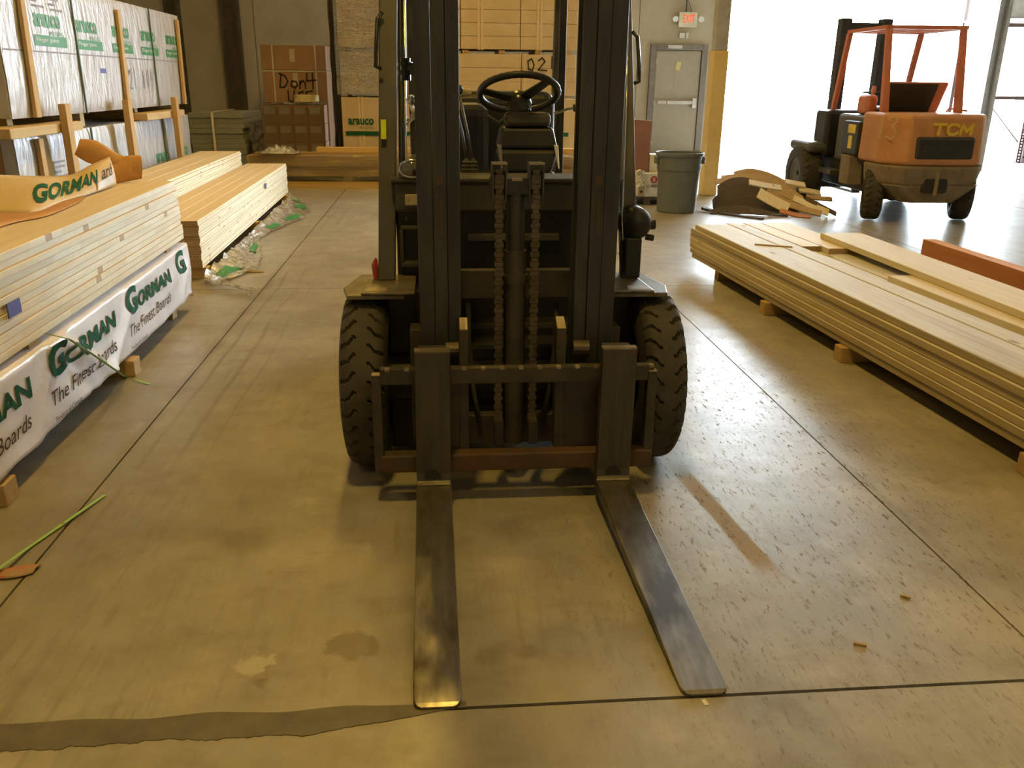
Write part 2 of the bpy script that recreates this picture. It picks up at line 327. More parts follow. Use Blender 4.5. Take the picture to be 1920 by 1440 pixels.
# ------------------------------------------------------------------ geometry helpers
ORG = {}
class MB:
    def __init__(s): s.v = []; s.f = []; s.m = []
    def add(s, vs, fs, mi=0):
        o = len(s.v); s.v += [Vector(p) for p in vs]; s.f += [tuple(i+o for i in f) for f in fs]; s.m += [mi]*len(fs); return s
    def box(s, x0, x1, y0, y1, z0, z1, mi=0):
        return s.add([(x0, y0, z0), (x1, y0, z0), (x1, y1, z0), (x0, y1, z0), (x0, y0, z1), (x1, y0, z1), (x1, y1, z1), (x0, y1, z1)],
                     [(0, 3, 2, 1), (4, 5, 6, 7), (0, 1, 5, 4), (1, 2, 6, 5), (2, 3, 7, 6), (3, 0, 4, 7)], mi)
    def hexa(s, b4, t4, mi=0):
        return s.add(list(b4)+list(t4), [(0, 3, 2, 1), (4, 5, 6, 7), (0, 1, 5, 4), (1, 2, 6, 5), (2, 3, 7, 6), (3, 0, 4, 7)], mi)
    def obox(s, c, size, rot=(0, 0, 0), mi=0):
        from mathutils import Euler
        mt = Euler([R(a) for a in rot]).to_matrix(); c = Vector(c); hx, hy, hz = [k/2 for k in size]
        vs = [c+mt@Vector(p) for p in [(-hx, -hy, -hz), (hx, -hy, -hz), (hx, hy, -hz), (-hx, hy, -hz), (-hx, -hy, hz), (hx, -hy, hz), (hx, hy, hz), (-hx, hy, hz)]]
        return s.hexa(vs[:4], vs[4:], mi)
    def prism(s, poly, fn0, fn1, mi=0):
        """poly of (a,b); fn0/fn1 map it to the two end caps"""
        n = len(poly); vs = [fn0(*p) for p in poly]+[fn1(*p) for p in poly]
        fs = [tuple(range(n-1, -1, -1)), tuple(range(n, 2*n))]+[(i, (i+1) % n, (i+1) % n+n, i+n) for i in range(n)]
        return s.add(vs, fs, mi)
    def tube(s, pts, r, n=8, caps=True, mi=0):
        pts = [Vector(p) for p in pts]; rs = r if isinstance(r, (list, tuple)) else [r]*len(pts)
        vs = []; fs = []
        up = None
        for i, p in enumerate(pts):
            t = (pts[min(i+1, len(pts)-1)]-pts[max(i-1, 0)]).normalized()
            if up is None: up = Vector((0, 0, 1)) if abs(t.z) < .9 else Vector((1, 0, 0))
            a = t.cross(up)
            a = a.normalized() if a.length > 1e-6 else Vector((1, 0, 0))
            b = a.cross(t).normalized(); up = b
            for k in range(n):
                an = 2*math.pi*k/n; vs.append(p+(a*math.cos(an)+b*math.sin(an))*rs[i])
        for i in range(len(pts)-1):
            for k in range(n):
                k2 = (k+1) % n; fs.append((i*n+k, i*n+k2, (i+1)*n+k2, (i+1)*n+k))
        if caps: fs += [tuple(range(n-1, -1, -1)), tuple(range((len(pts)-1)*n, len(pts)*n))]
        return s.add(vs, fs, mi)
    def cyl(s, a, b, r, n=16, mi=0): return s.tube([a, b], r, n, True, mi)
    def lathe(s, prof, c=(0, 0, 0), axis='z', n=32, mi=0, closed=False):
        c = Vector(c); vs = []; fs = []; k = len(prof)
        for i in range(n):
            a = 2*math.pi*i/n; ca, sa = math.cos(a), math.sin(a)
            for (r, h) in prof:
                p = {'z': (r*ca, r*sa, h), 'x': (h, r*ca, r*sa), 'y': (r*sa, h, r*ca)}[axis]; vs.append(c+Vector(p))
        for i in range(n):
            j = (i+1) % n
            for q in range(k-(0 if closed else 1)):
                q2 = (q+1) % k; fs.append((i*k+q, j*k+q, j*k+q2, i*k+q2))
        return s.add(vs, fs, mi)
    def grid(s, fn, nu, nv, mi=0):
        vs = [fn(i/nu, j/nv) for j in range(nv+1) for i in range(nu+1)]
        fs = [(j*(nu+1)+i, j*(nu+1)+i+1, (j+1)*(nu+1)+i+1, (j+1)*(nu+1)+i) for j in range(nv) for i in range(nu)]
        return s.add(vs, fs, mi)
    def xf(s, fn): s.v = [Vector(fn(p)) for p in s.v]; return s
    def mesh(s, name, mats, org=(0, 0, 0), smooth=False):
        me = D.meshes.new(name); o = Vector(org)
        me.from_pydata([tuple(p-o) for p in s.v], [], s.f)
        for k in (mats if isinstance(mats, (list, tuple)) else [mats]): me.materials.append(M[k] if isinstance(k, str) else k)
        if any(s.m): me.polygons.foreach_set('material_index', s.m)
        if smooth: me.polygons.foreach_set('use_smooth', [True]*len(me.polygons))
        me.validate(); me.update()
        bm = bmesh.new(); bm.from_mesh(me); bmesh.ops.recalc_face_normals(bm, faces=bm.faces); bm.to_mesh(me); bm.free()
        return me
    def build(s, name, mats, parent=None, smooth=False, bev=0, label=None, cat=None, group=None, kind=None, solid=0, org=None, seg=2, angle=40):
        if parent is not None: o0 = ORG[parent.name]
        elif org is not None: o0 = Vector(org)
        else:
            xs = [p.x for p in s.v]; ys = [p.y for p in s.v]; zs = [p.z for p in s.v]
            o0 = Vector(((min(xs)+max(xs))/2, (min(ys)+max(ys))/2, min(zs)))
        ob = D.objects.new(name, s.mesh(name, mats, o0, smooth)); COL.objects.link(ob)
        ORG[ob.name] = o0
        if parent is not None: ob.parent = parent
        else: ob.location = o0
        tag(ob, label, cat, group, kind)
        if solid:
            md = ob.modifiers.new('solid', 'SOLIDIFY'); md.thickness = solid; md.offset = 0
        if bev:
            md = ob.modifiers.new('bevel', 'BEVEL'); md.width = bev; md.segments = seg; md.limit_method = 'ANGLE'; md.angle_limit = R(angle)
            md.use_clamp_overlap = True
        return ob
def tag(o, label=None, cat=None, group=None, kind=None):
    if label: o['label'] = label
    if cat: o['category'] = cat
    if group: o['group'] = group
    if kind: o['kind'] = kind
    return o
def thing(name, label, cat, loc=(0, 0, 0), rz=0, group=None, org=None):
    o = D.objects.new(name, None); COL.objects.link(o); o.empty_display_size = .1
    o.location = loc; o.rotation_euler = (0, 0, rz)
    ORG[o.name] = Vector(org if org is not None else loc)
    return tag(o, label, cat, group)
def struct(o): o['kind'] = 'structure'; return o
def place(name, me, loc, rz=0, label=None, cat=None, group=None, rot=None, parent=None):
    o = D.objects.new(name, me); COL.objects.link(o); o.location = loc; o.rotation_euler = rot or (0, 0, rz)
    if parent is not None: o.parent = parent
    ORG[o.name] = Vector(loc)
    return tag(o, label, cat, group)
def copy_tree(o, parent=None):
    c = o.copy(); COL.objects.link(c); c.parent = parent
    for ch in list(o.children): copy_tree(ch, c)
    return c
def text_tris(body, size=1.0, bold=0.0, cuts=0, shear=0.0, spacing=1.0):
    """letters as a flat triangle list of unit height (u right, v up)"""
    cu = D.curves.new('letters', 'FONT'); cu.body = body; cu.size = size; cu.offset = bold; cu.resolution_u = 3; cu.shear = shear; cu.space_character = spacing
    ob = D.objects.new('letters', cu); COL.objects.link(ob)
    bpy.context.view_layer.update()
    me = D.meshes.new_from_object(ob.evaluated_get(bpy.context.evaluated_depsgraph_get()))
    bm = bmesh.new(); bm.from_mesh(me)
    bmesh.ops.triangulate(bm, faces=bm.faces)
    for _ in range(cuts): bmesh.ops.subdivide_edges(bm, edges=bm.edges[:], cuts=1, use_grid_fill=True)
    bm.verts.ensure_lookup_table()
    vs = [(v.co.x, v.co.y) for v in bm.verts]; fs = [tuple(v.index for v in f.verts) for f in bm.faces]
    bm.free(); D.meshes.remove(me); D.objects.remove(ob); D.curves.remove(cu)
    return vs, fs
def write(body, fn, name, matn, parent, w=None, h=None, bold=0.0, cuts=0, shear=0.0, th=.0012, spacing=1.0):
    """lettering fitted in a box w x h; fn(u,v) -> 3D point on the surface"""
    vs, fs = text_tris(body, 1.0, bold, cuts, shear, spacing)
    x0 = min(v[0] for v in vs); x1 = max(v[0] for v in vs); y0 = min(v[1] for v in vs); y1 = max(v[1] for v in vs)
    sx = w/(x1-x0) if w else None; sy = h/(y1-y0) if h else sx
    sx = sx or sy
    b = MB(); b.add([fn((u-x0)*sx, (v-y0)*sy) for u, v in vs], fs)
    return b.build(name, matn, parent)
def strokes(lines, fn, width, name, matn, parent):
    """hand lettering: flat ribbons along polylines"""
    b = MB()
    for ln in lines:
        for (a, c) in zip(ln[:-1], ln[1:]):
            a = Vector((*a, 0)); c = Vector((*c, 0)); t = (c-a)
            if t.length < 1e-6: continue
            t.normalize(); n = Vector((-t.y, t.x, 0))*width/2; e = t*width*.35
            q = [a-e+n, a-e-n, c+e-n, c+e+n]
            b.add([fn(p.x, p.y) for p in q], [(0, 1, 2, 3)])
    return b.build(name, matn, parent)
def fnoise(x, y, z=0): return noise.noise(Vector((x, y, z)))
def board_mesh(name, W, Lh, T, matn, mtop=None, ch=.0022):
    b = MB().box(-W/2, W/2, -Lh/2, Lh/2, 0, T)
    b.m = [0, 1, 2, 0, 2, 0]
    me = b.mesh(name, [matn, mtop or matn, 'endgrain'])
    bm = bmesh.new(); bm.from_mesh(me)
    bmesh.ops.bevel(bm, geom=bm.edges[:], offset=ch, segments=1, affect='EDGES', material=-1)
    bm.to_mesh(me); bm.free(); return me

# ================================================================== SETTING
XB = [-9.0, -4.33, -1.33, 1.67, 4.67, 7.67, 15.0]
YB = [-6.0, -2.93, 1.77, 6.47, 11.17, 15.87, 19.5]
fl = MB().box(-9.2, 15.2, -6.2, 19.6, -.3, -.012).build('floor', 'joint', kind='structure', org=(0, 0, 0))
for i in range(6):
    for j in range(6):
        gx0 = .0035 if i else 0; gx1 = .0035
        if i == 1: gx1 = .004
        if i == 2: gx0 = .004
        gy0 = .006 if j == 2 else .003; gy1 = .006 if j == 1 else .003
        MB().box(XB[i]+gx0, XB[i+1]-gx1, YB[j]+gy0, YB[j+1]-gy1, -.14, 0).build('concrete_slab', 'concrete', fl)
# hardened grey filler smeared along the front joint
def filler():
    b = MB(); n = 220; vs = []
    for i in range(n+1):
        x = -1.9+i/n*(1.95)
        t = min(1, max(0, (0.02-x)/.35))
        y1 = 1.792+fnoise(x*6, 3)*.012
        y0 = 1.77-.066*t+fnoise(x*5, 9)*.02*t+fnoise(x*22, 1)*.010*t+fnoise(x*70, 4)*.006*t
        if x < -.9: y0 -= .004
        vs += [(x, y0, 0), (x, y1, 0), (x, y0, .0022), (x, y1, .0022)]
    fs = []
    for i in range(n):
        a = i*4; c = a+4
        fs += [(a+2, c+2, c+3, a+3), (a, c, c+2, a+2), (a+1, a+3, c+3, c+1)]
    b.add(vs, fs); return b.build('joint_filler', 'patch', fl)
filler()
MB().box(-40, 60, 19.5, 90, -.3, -.02).build('ground_outside', 'apron', kind='structure')
# walls: inner panels with open seams over a backing
OX0, OX1, OZ = 6.03, 13.4, 5.6
wb = MB().box(-9.2, OX0, 19.46, 19.7, 0, 8).box(OX1, 15.2, 19.46, 19.7, 0, 8).box(OX0, OX1, 19.46, 19.7, OZ, 8).build('wall_back', 'wall', kind='structure', org=(0, 19.5, 0))
px_edges = [-9, -6.7, -3.7, -.7, 2.3, 4.35]
for a, c in zip(px_edges[:-1], px_edges[1:]):
    MB().box(a+.006, c-.006, 19.40, 19.46, 0, 8).build('wall_panel', 'wall', wb, bev=.004, seg=1)
MB().box(4.356, 6.03, 19.40, 19.46, 2.3, 8).box(4.356, 4.62, 19.40, 19.46, 0, 2.3).box(5.86, 6.03, 19.40, 19.46, 0, 2.3).build('wall_panel', 'wall', wb)
MB().box(-9.2, -9, -6.2, 19.7, 0, 8).build('wall_left', 'wall', kind='structure')
MB().box(15, 15.2, -6.2, 19.7, 0, 8).build('wall_right', 'wall', kind='structure')
MB().box(-9.2, 15.2, -6.2, -6, 0, 8).build('wall_front', 'wall', kind='structure')
MB().box(-9.2, 15.2, -6.2, 19.7, 8, 8.2).build('ceiling', 'ceiling', kind='structure')
def wpost(x0, x1):
    return MB().box(x0, x0+.06, 19.2, 19.4, 0, 8).box(x1-.06, x1, 19.2, 19.4, 0, 8).box(x0+.06, x1-.06, 19.27, 19.33, 0, 8)
wpost(-4.33, -3.96).build('trim_1', 'darkpost', kind='structure')
wpost(-5.42, -5.14).build('trim_2', 'darkpost', kind='structure')
# frame of the big doorway
MB().box(OX0-.02, OX0+.08, 19.36, 19.72, 0, OZ).box(OX1-.08, OX1+.02, 19.36, 19.72, 0, OZ).box(OX0+.08, OX1-.08, 19.36, 19.72, OZ-.1, OZ+.02).build('trim_3', 'colgrey', kind='structure')
# exit door
dr = thing('door_1', None, None, (5.24, 19.39, 0)); struct(dr)
MB().box(4.76, 5.74, 19.37, 19.42, .01, 2.17).build('door_leaf', 'doorpaint', dr, bev=.004)
MB().box(4.62, 4.75, 19.33, 19.44, 0, 2.30).box(5.75, 5.88, 19.33, 19.44, 0, 2.30).box(4.75, 5.75, 19.33, 19.44, 2.18, 2.30).build('door_frame', 'doorframe', dr, bev=.006)
pb = MB().box(4.83, 5.02, 19.29, 19.33, 1.08, 1.15).box(5.04, 5.60, 19.28, 19.32, 1.075, 1.145).build('push_bar', 'whitemetal', dr, bev=.006)
MB().box(5.60, 5.68, 19.27, 19.37, 1.0, 1.2).box(4.84, 4.9, 19.33, 19.37, 1.09, 1.14).build('latch_case', 'whitemetal', pb, bev=.006)
MB().box(4.98, 5.29, 19.29, 19.34, 2.21, 2.28).build('door_closer', 'whitemetal', dr, bev=.005)
MB().obox((5.25, 19.362, 1.86), (.10, .006, .17), (0, 12, 0)).build('paper_note', 'tape', dr)
for x in (4.765,):
    for z in (.25, 1.1, 1.95): MB().cyl((x, 19.362, z-.05), (x, 19.362, z+.05), .012, 8).build('hinge', 'whitemetal', dr)

# ---- exit sign with its emergency lamp heads
s = thing('exit_sign', 'lit cream exit sign with red letters above the taupe door', 'exit sign', (5.36, 19.35, 2.64))
MB().box(5.17, 5.56, 19.27, 19.37, 2.64, 2.93).build('sign_body', 'signbody', s, bev=.01)
write('EXIT', lambda u, v: Vector((5.255+u, 19.268, 2.725+v)), 'letters', 'signred', s, w=.25, h=.155, bold=.018)
for x in (5.09, 5.65):
    MB().tube([(x, 19.36, 2.8), (x, 19.31, 2.8), (x, 19.24, 2.79)], [.03, .055, .06], 12).build('lamp_head', 'bulb', s)
    MB().box(min(x, 5.36), max(x, 5.36), 19.35, 19.38, 2.79, 2.81).build('lamp_bracket', 'signbody', s)
MB().tube([(5.33, 19.33, 2.93), (5.33, 19.33, 5.5)], .012, 6).build('conduit', 'cable', s)
MB().tube([(5.45, 19.33, 2.93), (5.38, 19.33, 3.12), (5.33, 19.33, 3.2)], .006, 5).build('cable', 'cable', s)
MB().box(5.22, 5.34, 19.33, 19.40, 2.42, 2.53).build('junction_box', 'whitemetal', bev=.008, label='square pale junction box between exit sign and door', cat='box')
MB().box(5.36, 5.42, 19.33, 19.40, 2.42, 2.53).build('sensor_box', 'whitemetal', bev=.008, label='narrow pale sensor box right of the junction box over door', cat='box')

# ---- steel column painted yellow below
s = thing('steel_column', 'square building column painted yellow below beside the bright doorway', 'column', (3.86, 12.2, 0))
MB().box(3.76, 3.97, 12.1, 12.31, 0, 1.93).build('yellow_guard', 'yellow', s, bev=.012)
MB().box(3.775, 3.955, 12.115, 12.295, 1.93, 8).build('shaft', 'colgrey', s, bev=.01)
s = thing('steel_column', 'pale grey bare steel column standing in front of the pallet rack', 'column', (10.24, 16, 0))
MB().box(10.12, 10.19, 15.9, 16.1, 0, 8).box(10.29, 10.36, 15.9, 16.1, 0, 8).build('flange', 'colgrey', s)
MB().box(10.19, 10.29, 15.98, 16.02, 0, 8).build('web', 'colgrey', s)

# ---- high bay lamps (above the frame)
def high_bay(x, y, p, colr=(1.0, .63, .10)):
    s = thing('high_bay_lamp', 'round aluminium high bay lamp hanging from the ceiling', 'lamp', (x, y, 6.7), group='high bay lamps under the ceiling')
    MB().lathe([(.05, 7.25), (.12, 7.2), (.13, 7.0), (.30, 6.78), (.31, 6.75), (.29, 6.76), (.11, 6.98), (.04, 7.0)], (x, y, 0), n=24).build('reflector', 'whitemetal', s, smooth=True)
    MB().cyl((x, y, 7.2), (x, y, 8), .012, 6).build('hanger', 'cable', s)
    MB().lathe([(.001, 6.93), (.06, 6.93), (.07, 6.98), (.001, 7.0)], (x, y, 0), n=16).build('bulb', emit('warm_bulb', colr, 30), s, smooth=True)
    li = D.lights.new('lamp_light', 'AREA'); li.shape = 'DISK'; li.size = .5; li.energy = p; li.color = colr
    lo = D.objects.new('lamp_light', li); COL.objects.link(lo); lo.parent = s; lo.location = (0, 0, .03)
for (x, y, k) in ((-.35, 8.0, 1.7), (-.35, 1.6, 1.25), (5.6, 4.5, .5), (-.35, 11.6, .8), (5.6, 13.5, .4), (-5.6, 8.0, .5), (2.6, -2.0, .5)):
    high_bay(x, y, LAMP_W*k)

# ================================================================== BLACK FORKLIFT
def tyre_mb(x0, x1, cy, cz, Ro, rim, pitch=31, n=248, depth=.014, flip=False):
    """pneumatic-shaped solid tyre with slanting lug grooves and a plain centre rib"""
    W = x1-x0; prof = []
    for k in range(6): prof.append((rim+(Ro-.035-rim)*k/5, -.012*math.sin(math.pi*k/5), 0))       # side wall
    nt = 26
    tread = [(Ro - .030*abs(2*t-1)**5, t*W, 1) for t in [k/nt for k in range(nt+1)]]
    prof += tread
    for k in range(5, -1, -1): prof.append((rim+(Ro-.035-rim)*k/5, W+.012*math.sin(math.pi*k/5), 0))
    b = MB(); vs = []; fs = []; K = len(prof)
    for i in range(n):
        a = 2*math.pi*i/n
        for (r, h, tr) in prof:
            rr = r
            if tr:
                t = h/W; side = 0 if t < .5 else 1
                e = min(t, 1-t)*2                      # 0 at the shoulder, 1 at the centre
                ph = a*pitch/(2*math.pi)+(.5 if side else 0)
                sl = max(0, e-.28)*1.15*(1 if not flip else -1)
                f = (ph+sl) % 1.0
                wdt = .22 if e < .30 else .13
                if e < .72 and f < wdt: rr = r-depth
            vs.append((x0+h, cy+rr*math.cos(a), cz+rr*math.sin(a)))
    for i in range(n):
        j = (i+1) % n
        for q in range(K-1): fs.append((i*K+q, j*K+q, j*K+q+1, i*K+q+1))
    return b.add(vs, fs)
def wheel(parent, x0, x1, cy, cz, Ro, rim, flip=False, n=248, pitch=31):
    w = tyre_mb(x0, x1, cy, cz, Ro, rim, pitch, n, flip=flip).build('tyre', 'rubberblack', parent)
    xm = x0+.25*(x1-x0); xn = x1-.25*(x1-x0)
    MB().lathe([(.03, x0+.05), (rim*.5, x0+.05), (rim*.8, x0+.02), (rim+.005, x0+.005), (rim+.005, x1-.005), (rim*.8, x1-.02), (rim*.5, x1-.05), (.03, x1-.05)], (0, cy, cz), 'x', 28).build('rim', 'bodydark', w, smooth=False)
    return w

FK = thing('forklift', 'black forklift facing the camera with both forks lowered to the floor', 'forklift', (.287, 3.32, 0))
FX = .287
# --- forks
def fork(xh, xt, xs):
    b = MB(); st = []
    ys = [1.768, 1.772, 1.780, 1.795, 1.83, 2.0, 2.3, 2.6, 2.80, 2.845]
    hws = [.040, .052, .058, .0615, .0625, .0625, .0625, .0625, .0625, .0625]
    vs = []; fs = []
    for y, hw in zip(ys, hws):
        t = (y-1.768)/(2.845-1.768); xc = xt+(xh-xt)*t
        zt = .013+.087*t; zb = .001+.052*t
        if y < 1.78: zt -= .003
        vs += [(xc-hw, y, zb), (xc+hw, y, zb), (xc+hw, y, zt), (xc-hw, y, zt)]
    n = len(ys)
    for i in range(n-1):
        a = i*4; c = a+4
        for k in range(4): fs.append((a+k, a+(k+1) % 4, c+(k+1) % 4, c+k))
    fs.append((3, 2, 1, 0)); fs.append((4*n-4, 4*n-3, 4*n-2, 4*n-1))
    b.add(vs, fs)
    # heel and shank
    prof = [(2.843, .053), (2.872, .056), (2.895, .07), (2.905, .10), (2.905, .605), (2.862, .605), (2.860, .14), (2.856, .112), (2.843, .10)]
    b.prism(prof, mi=1, fn0=lambda y, z: (xs-.0625+(xh-xs)*max(0, (.35-z)/.35), y, z), fn1=lambda y, z: (xs+.0625+(xh-xs)*max(0, (.35-z)/.35), y, z))
    f = b.build('fork', ['fork', 'shank'], FK, bev=.003, seg=2)
    # bright worn edge at the heel, dark notch above it
    MB().box(xh-.062, xh+.062, 2.838, 2.8515, .1005, .1075).build('worn_heel', 'worn', f, bev=.002)
    pts = [(.030*math.cos(math.pi*k/10), .036*math.sin(math.pi*k/10)) for k in range(11)]
    MB().prism(pts, lambda u, v: (xh+u, 2.8555, .118+v), lambda u, v: (xh+u, 2.864, .118+v)).build('heel_notch', 'bodyblack', f)
    MB().box(xs-.0625, xs+.0625, 2.868, 2.905, .605, .609).build('worn_top_edge', 'worn', f)
    MB().box(xs-.05, xs+.05, 2.905, 2.965, .535, .60).box(xs-.05, xs+.05, 2.945, 2.965, .50, .54).build('hook', 'carriage', f)
fork(-.0335, -.0235, -.029)
fork(.6345, .6715, .640)
# --- carriage
b = MB().box(-.217, .780, 2.907, 2.945, .470, .530)
cb = b.build('carriage_top_bar', 'carriage', FK, bev=.004)
for k in range(15):
    x = -.19+k*.0685
    MB().box(x-.008, x+.008, 2.906, 2.925, .5215, .5315).build('notch', 'worn', cb)
MB().box(-.226, .79, 2.895, 2.955, .128, .196).build('carriage_bottom_bar', 'rust', FK, bev=.006)
for x0 in (-.248, .757):
    s_ = MB().box(x0, x0+.034, 2.900, 2.95, .132, .507).build('carriage_side_bar', 'carriage', FK, bev=.003)
    MB().box(x0+.002, x0+.032, 2.899, 2.93, .507, .511).build('worn_cap', 'worn', s_)
for (xa, xb, ya) in ((-.03, .100, 2.962), (.420, .60, 2.962)):
    MB().box(xa, xb, ya, 3.0, .19, .475).build('carriage_plate', 'carriage', FK, bev=.004)
for (xa, xb) in ((.068, .102), (.424, .460)):
    cpl = MB().hexa([(xa, 2.955, .19), (xb, 2.955, .19), (xb, 3.03, .19), (xa, 3.03, .19)], [(xa, 2.965, .655), (xb, 2.965, .655), (xb, 3.03, .685), (xa, 3.03, .685)]).build('carriage_upright', 'carriage', FK, bev=.003)
    MB().hexa([(xa+.003, 2.966, .6555), (xb-.003, 2.966, .6555), (xb-.003, 3.028, .6835), (xa+.003, 3.028, .6835)], [(xa+.003, 2.966, .6575), (xb-.003, 2.966, .6575), (xb-.003, 3.028, .6855), (xa+.003, 3.028, .6855)]).build('worn_top', 'worn', cpl)
for xc in (.05, .525):
    for z in (.26, .56): MB().cyl((xc-.03, 3.035, z), (xc+.03, 3.035, z), .03, 14).build('carriage_roller', 'chain', FK)
# --- mast rails: three nested channel sections per side
def rail(x0, x1, y0, y1, z0, z1, mt='mast'):
    sgn = 1 if (x0+x1)/2 > FX else -1
    b = MB().box(x0, x1, y0, y0+.018, z0, z1).box(x0, x1, y1-.018, y1, z0, z1)
    xm = (x0+x1)/2; b.box(xm-.009, xm+.009, y0+.018, y1-.018, z0, z1)
    return b.build('mast_rail', mt, FK, bev=.0025)
for sg in (-1, 1):
    def X_(a): return FX+sg*a
    for (a, c, y0, y1, z0, z1) in ((.3035, .359, 3.045, 3.20, .12, 2.16), (.2555, .3025, 3.036, 3.185, .12, 2.13), (.208, .2545, 3.043, 3.17, .15, 2.10)):
        xa, xb = sorted((X_(a), X_(c))); rail(xa, xb, y0, y1, z0, z1)
    # lower side plates of the outer rails
    xa, xb = sorted((X_(.359), X_(.40)))
    MB().box(xa, xb, 3.10, 3.2, .18, .62).build('mast_bracket', 'carriage', FK, bev=.004)
    xw = X_(.279)
    MB().obox((xw, 3.0295, 1.175), (.022, .001, .03)).obox((xw+.004, 3.0295, 1.05), (.010, .001, .12)).build('scuffed_paint', 'rust', FK)
MB().box(.062, .512, 3.17, 3.21, .72, .83).build('mast_cross_member', 'carriage', FK, bev=.004)
MB().box(.062, .512, 3.15, 3.20, .13, .25).build('mast_cross_member', 'carriage', FK, bev=.004)
MB().box(-.07, .645, 3.14, 3.2, 2.05, 2.15).build('mast_cross_member', 'mast', FK, bev=.004)
# --- lift cylinder, chains and their anchors
cyl = MB().cyl((.280, 3.10, .16), (.280, 3.10, .92), .041, 24).build('lift_cylinder', 'carriage', FK, smooth=False)
MB().cyl((.280, 3.10, .92), (.280, 3.10, 1.13), .034, 20).build('cylinder_rod', 'mast', cyl)
MB().cyl((.280, 3.10, .80), (.280, 3.10, .83), .047, 24).build('gland_ring', 'carriage', cyl)
MB().box(.185, .375, 3.07, 3.13, 1.12, 1.18).build('chain_crosshead', 'mast', FK, bev=.005)
MB().box(.262, .298, 3.045, 3.07, 1.172, 1.182).build('crosshead_pad', 'worn', FK)
for xc in (.2165, .3465):
    ch = MB(); z = .285; k = 0
    while z < 1.20:
        wd = .016 if k % 2 == 0 else .0115
        ch.box(xc-wd, xc+wd, 3.040, 3.056, z, z+.0155); z += .0172; k += 1
    chn = ch.build('lift_chain', 'chain', FK)
    MB().box(xc-.005, xc+.005, 3.044, 3.052, .28, 1.2).build('chain_pins', 'carriage', chn)
    MB().box(xc-.018, xc+.018, 2.99, 3.05, .19, .285).build('chain_anchor', 'carriage', FK, bev=.005)
    g = MB().box(xc-.027, xc-.020, 3.03, 3.10, 1.10, 1.232).box(xc+.020, xc+.027, 3.03, 3.10, 1.10, 1.232).box(xc-.027, xc+.027, 3.03, 3.11, 1.226, 1.234)
    cg = g.build('sheave_guard', 'mast', FK, bev=.002)
    MB().box(xc-.027, xc+.027, 3.028, 3.034, 1.229, 1.237).build('worn_lip', 'worn', cg)
    MB().cyl((xc-.018, 3.075, 1.17), (xc+.018, 3.075, 1.17), .034, 18).build('chain_sheave', 'chain', FK)
# hydraulic hoses behind the carriage
for xc, dx in ((.40, .05), (.15, -.04)):
    MB().tube([(xc+dx, 3.20, .70), (xc+dx, 3.18, .55), (xc+dx*.6, 3.18, .35), (xc, 3.14, .22)], .010, 8).build('hydraulic_hose', 'rubberblack', FK, smooth=True)
# --- wheels
wheel(FK, -.372, -.212, 3.335, .352, .350, .19)
wheel(FK, .786, .944, 3.335, .352, .350, .19, flip=True)
wheel(FK, -.20, -.04, 5.0, .281, .28, .15, n=124, pitch=26)
wheel(FK, .61, .77, 5.0, .281, .28, .15, n=124, pitch=26)
for xa in (-.212, .645): MB().box(xa, xa+.141, 3.36, 3.62, .03, .71).build('drive_shade_housing', 'bodyblack', FK, bev=.01)  # black boxes added in the gaps, carried low to stand for under-truck shade
MB().cyl((-.22, 3.335, .35), (.79, 3.335, .35), .095, 18).build('front_axle', 'bodyblack', FK)
MB().cyl((-.06, 5.0, .28), (.63, 5.0, .28), .06, 14).build('rear_axle', 'bodyblack', FK)
# --- frame, cowl, hood, counterweight
MB().box(-.10, .67, 3.42, 5.3, .11, .55).box(.02, .55, 3.30, 3.5, .22, .5).build('chassis', 'bodyblack', FK, bev=.02)
MB().box(-.17, .74, 3.52, 3.66, .50, 1.03).build('front_bulkhead', 'bodyblack', FK, bev=.01)
cw = MB().box(-.17, .74, 3.49, 3.64, 1.00, 1.118).build('cowl', 'bodydark', FK, bev=.012)
MB().box(-.185, .755, 3.475, 3.70, 1.118, 1.135).build('cowl_ledge', 'bodydark', FK, bev=.005)
MB().box(-.15, -.045, 3.475, 3.53, .78, .80).box(-.155, -.14, 3.475, 3.53, .80, .93).box(-.06, -.045, 3.475, 3.53, .80, .93).box(-.15, -.045, 3.475, 3.53, .93, .945).build('service_opening_frame', 'bodydark', FK, bev=.004)
MB().box(.12, .50, 3.50, 3.53, .88, .91).build('bulkhead_rib', 'bodydark', FK, bev=.004)
MB().box(-.130, -.060, 3.482, 3.489, 1.028, 1.072).build('data_plate', 'ivory', FK, bev=.006)
for x in (-.115, -.078): MB().cyl((x, 3.478, 1.05), (x, 3.484, 1.05), .004, 8).build('plate_rivet', 'inkgrey', FK)
# head lamp
hl = MB().lathe([(.001, 3.47), (.034, 3.475), (.045, 3.50), (.038, 3.56), (.012, 3.58)], (-.098, 0, 1.172), 'y', 20).xf(lambda p: (-.098+(p.x+.098)*1.25, p.y, 1.172+(p.z-1.172)*.8)).build('head_lamp', 'bodyblack', FK, smooth=True)
MB().lathe([(.001, 3.462), (.030, 3.466), (.036, 3.474)], (-.098, 0, 1.172), 'y', 20).xf(lambda p: (-.098+(p.x+.098)*1.25, p.y, 1.172+(p.z-1.172)*.8)).build('lamp_glass', 'lens', hl, smooth=True)
MB().lathe([(.034, 3.476), (.044, 3.470), (.047, 3.486)], (-.098, 0, 1.172), 'y', 20).xf(lambda p: (-.098+(p.x+.098)*1.25, p.y, 1.172+(p.z-1.172)*.8)).build('lamp_rim', 'chrome', hl, smooth=True)
hood = MB().box(-.13, .70, 4.25, 5.25, .5, .97).build('engine_hood', 'bodydark', FK, bev=.05, seg=3)
MB().box(-.17, .74, 5.2, 5.75, .25, 1.12).build('counterweight', 'bodydark', FK, bev=.1, seg=4)
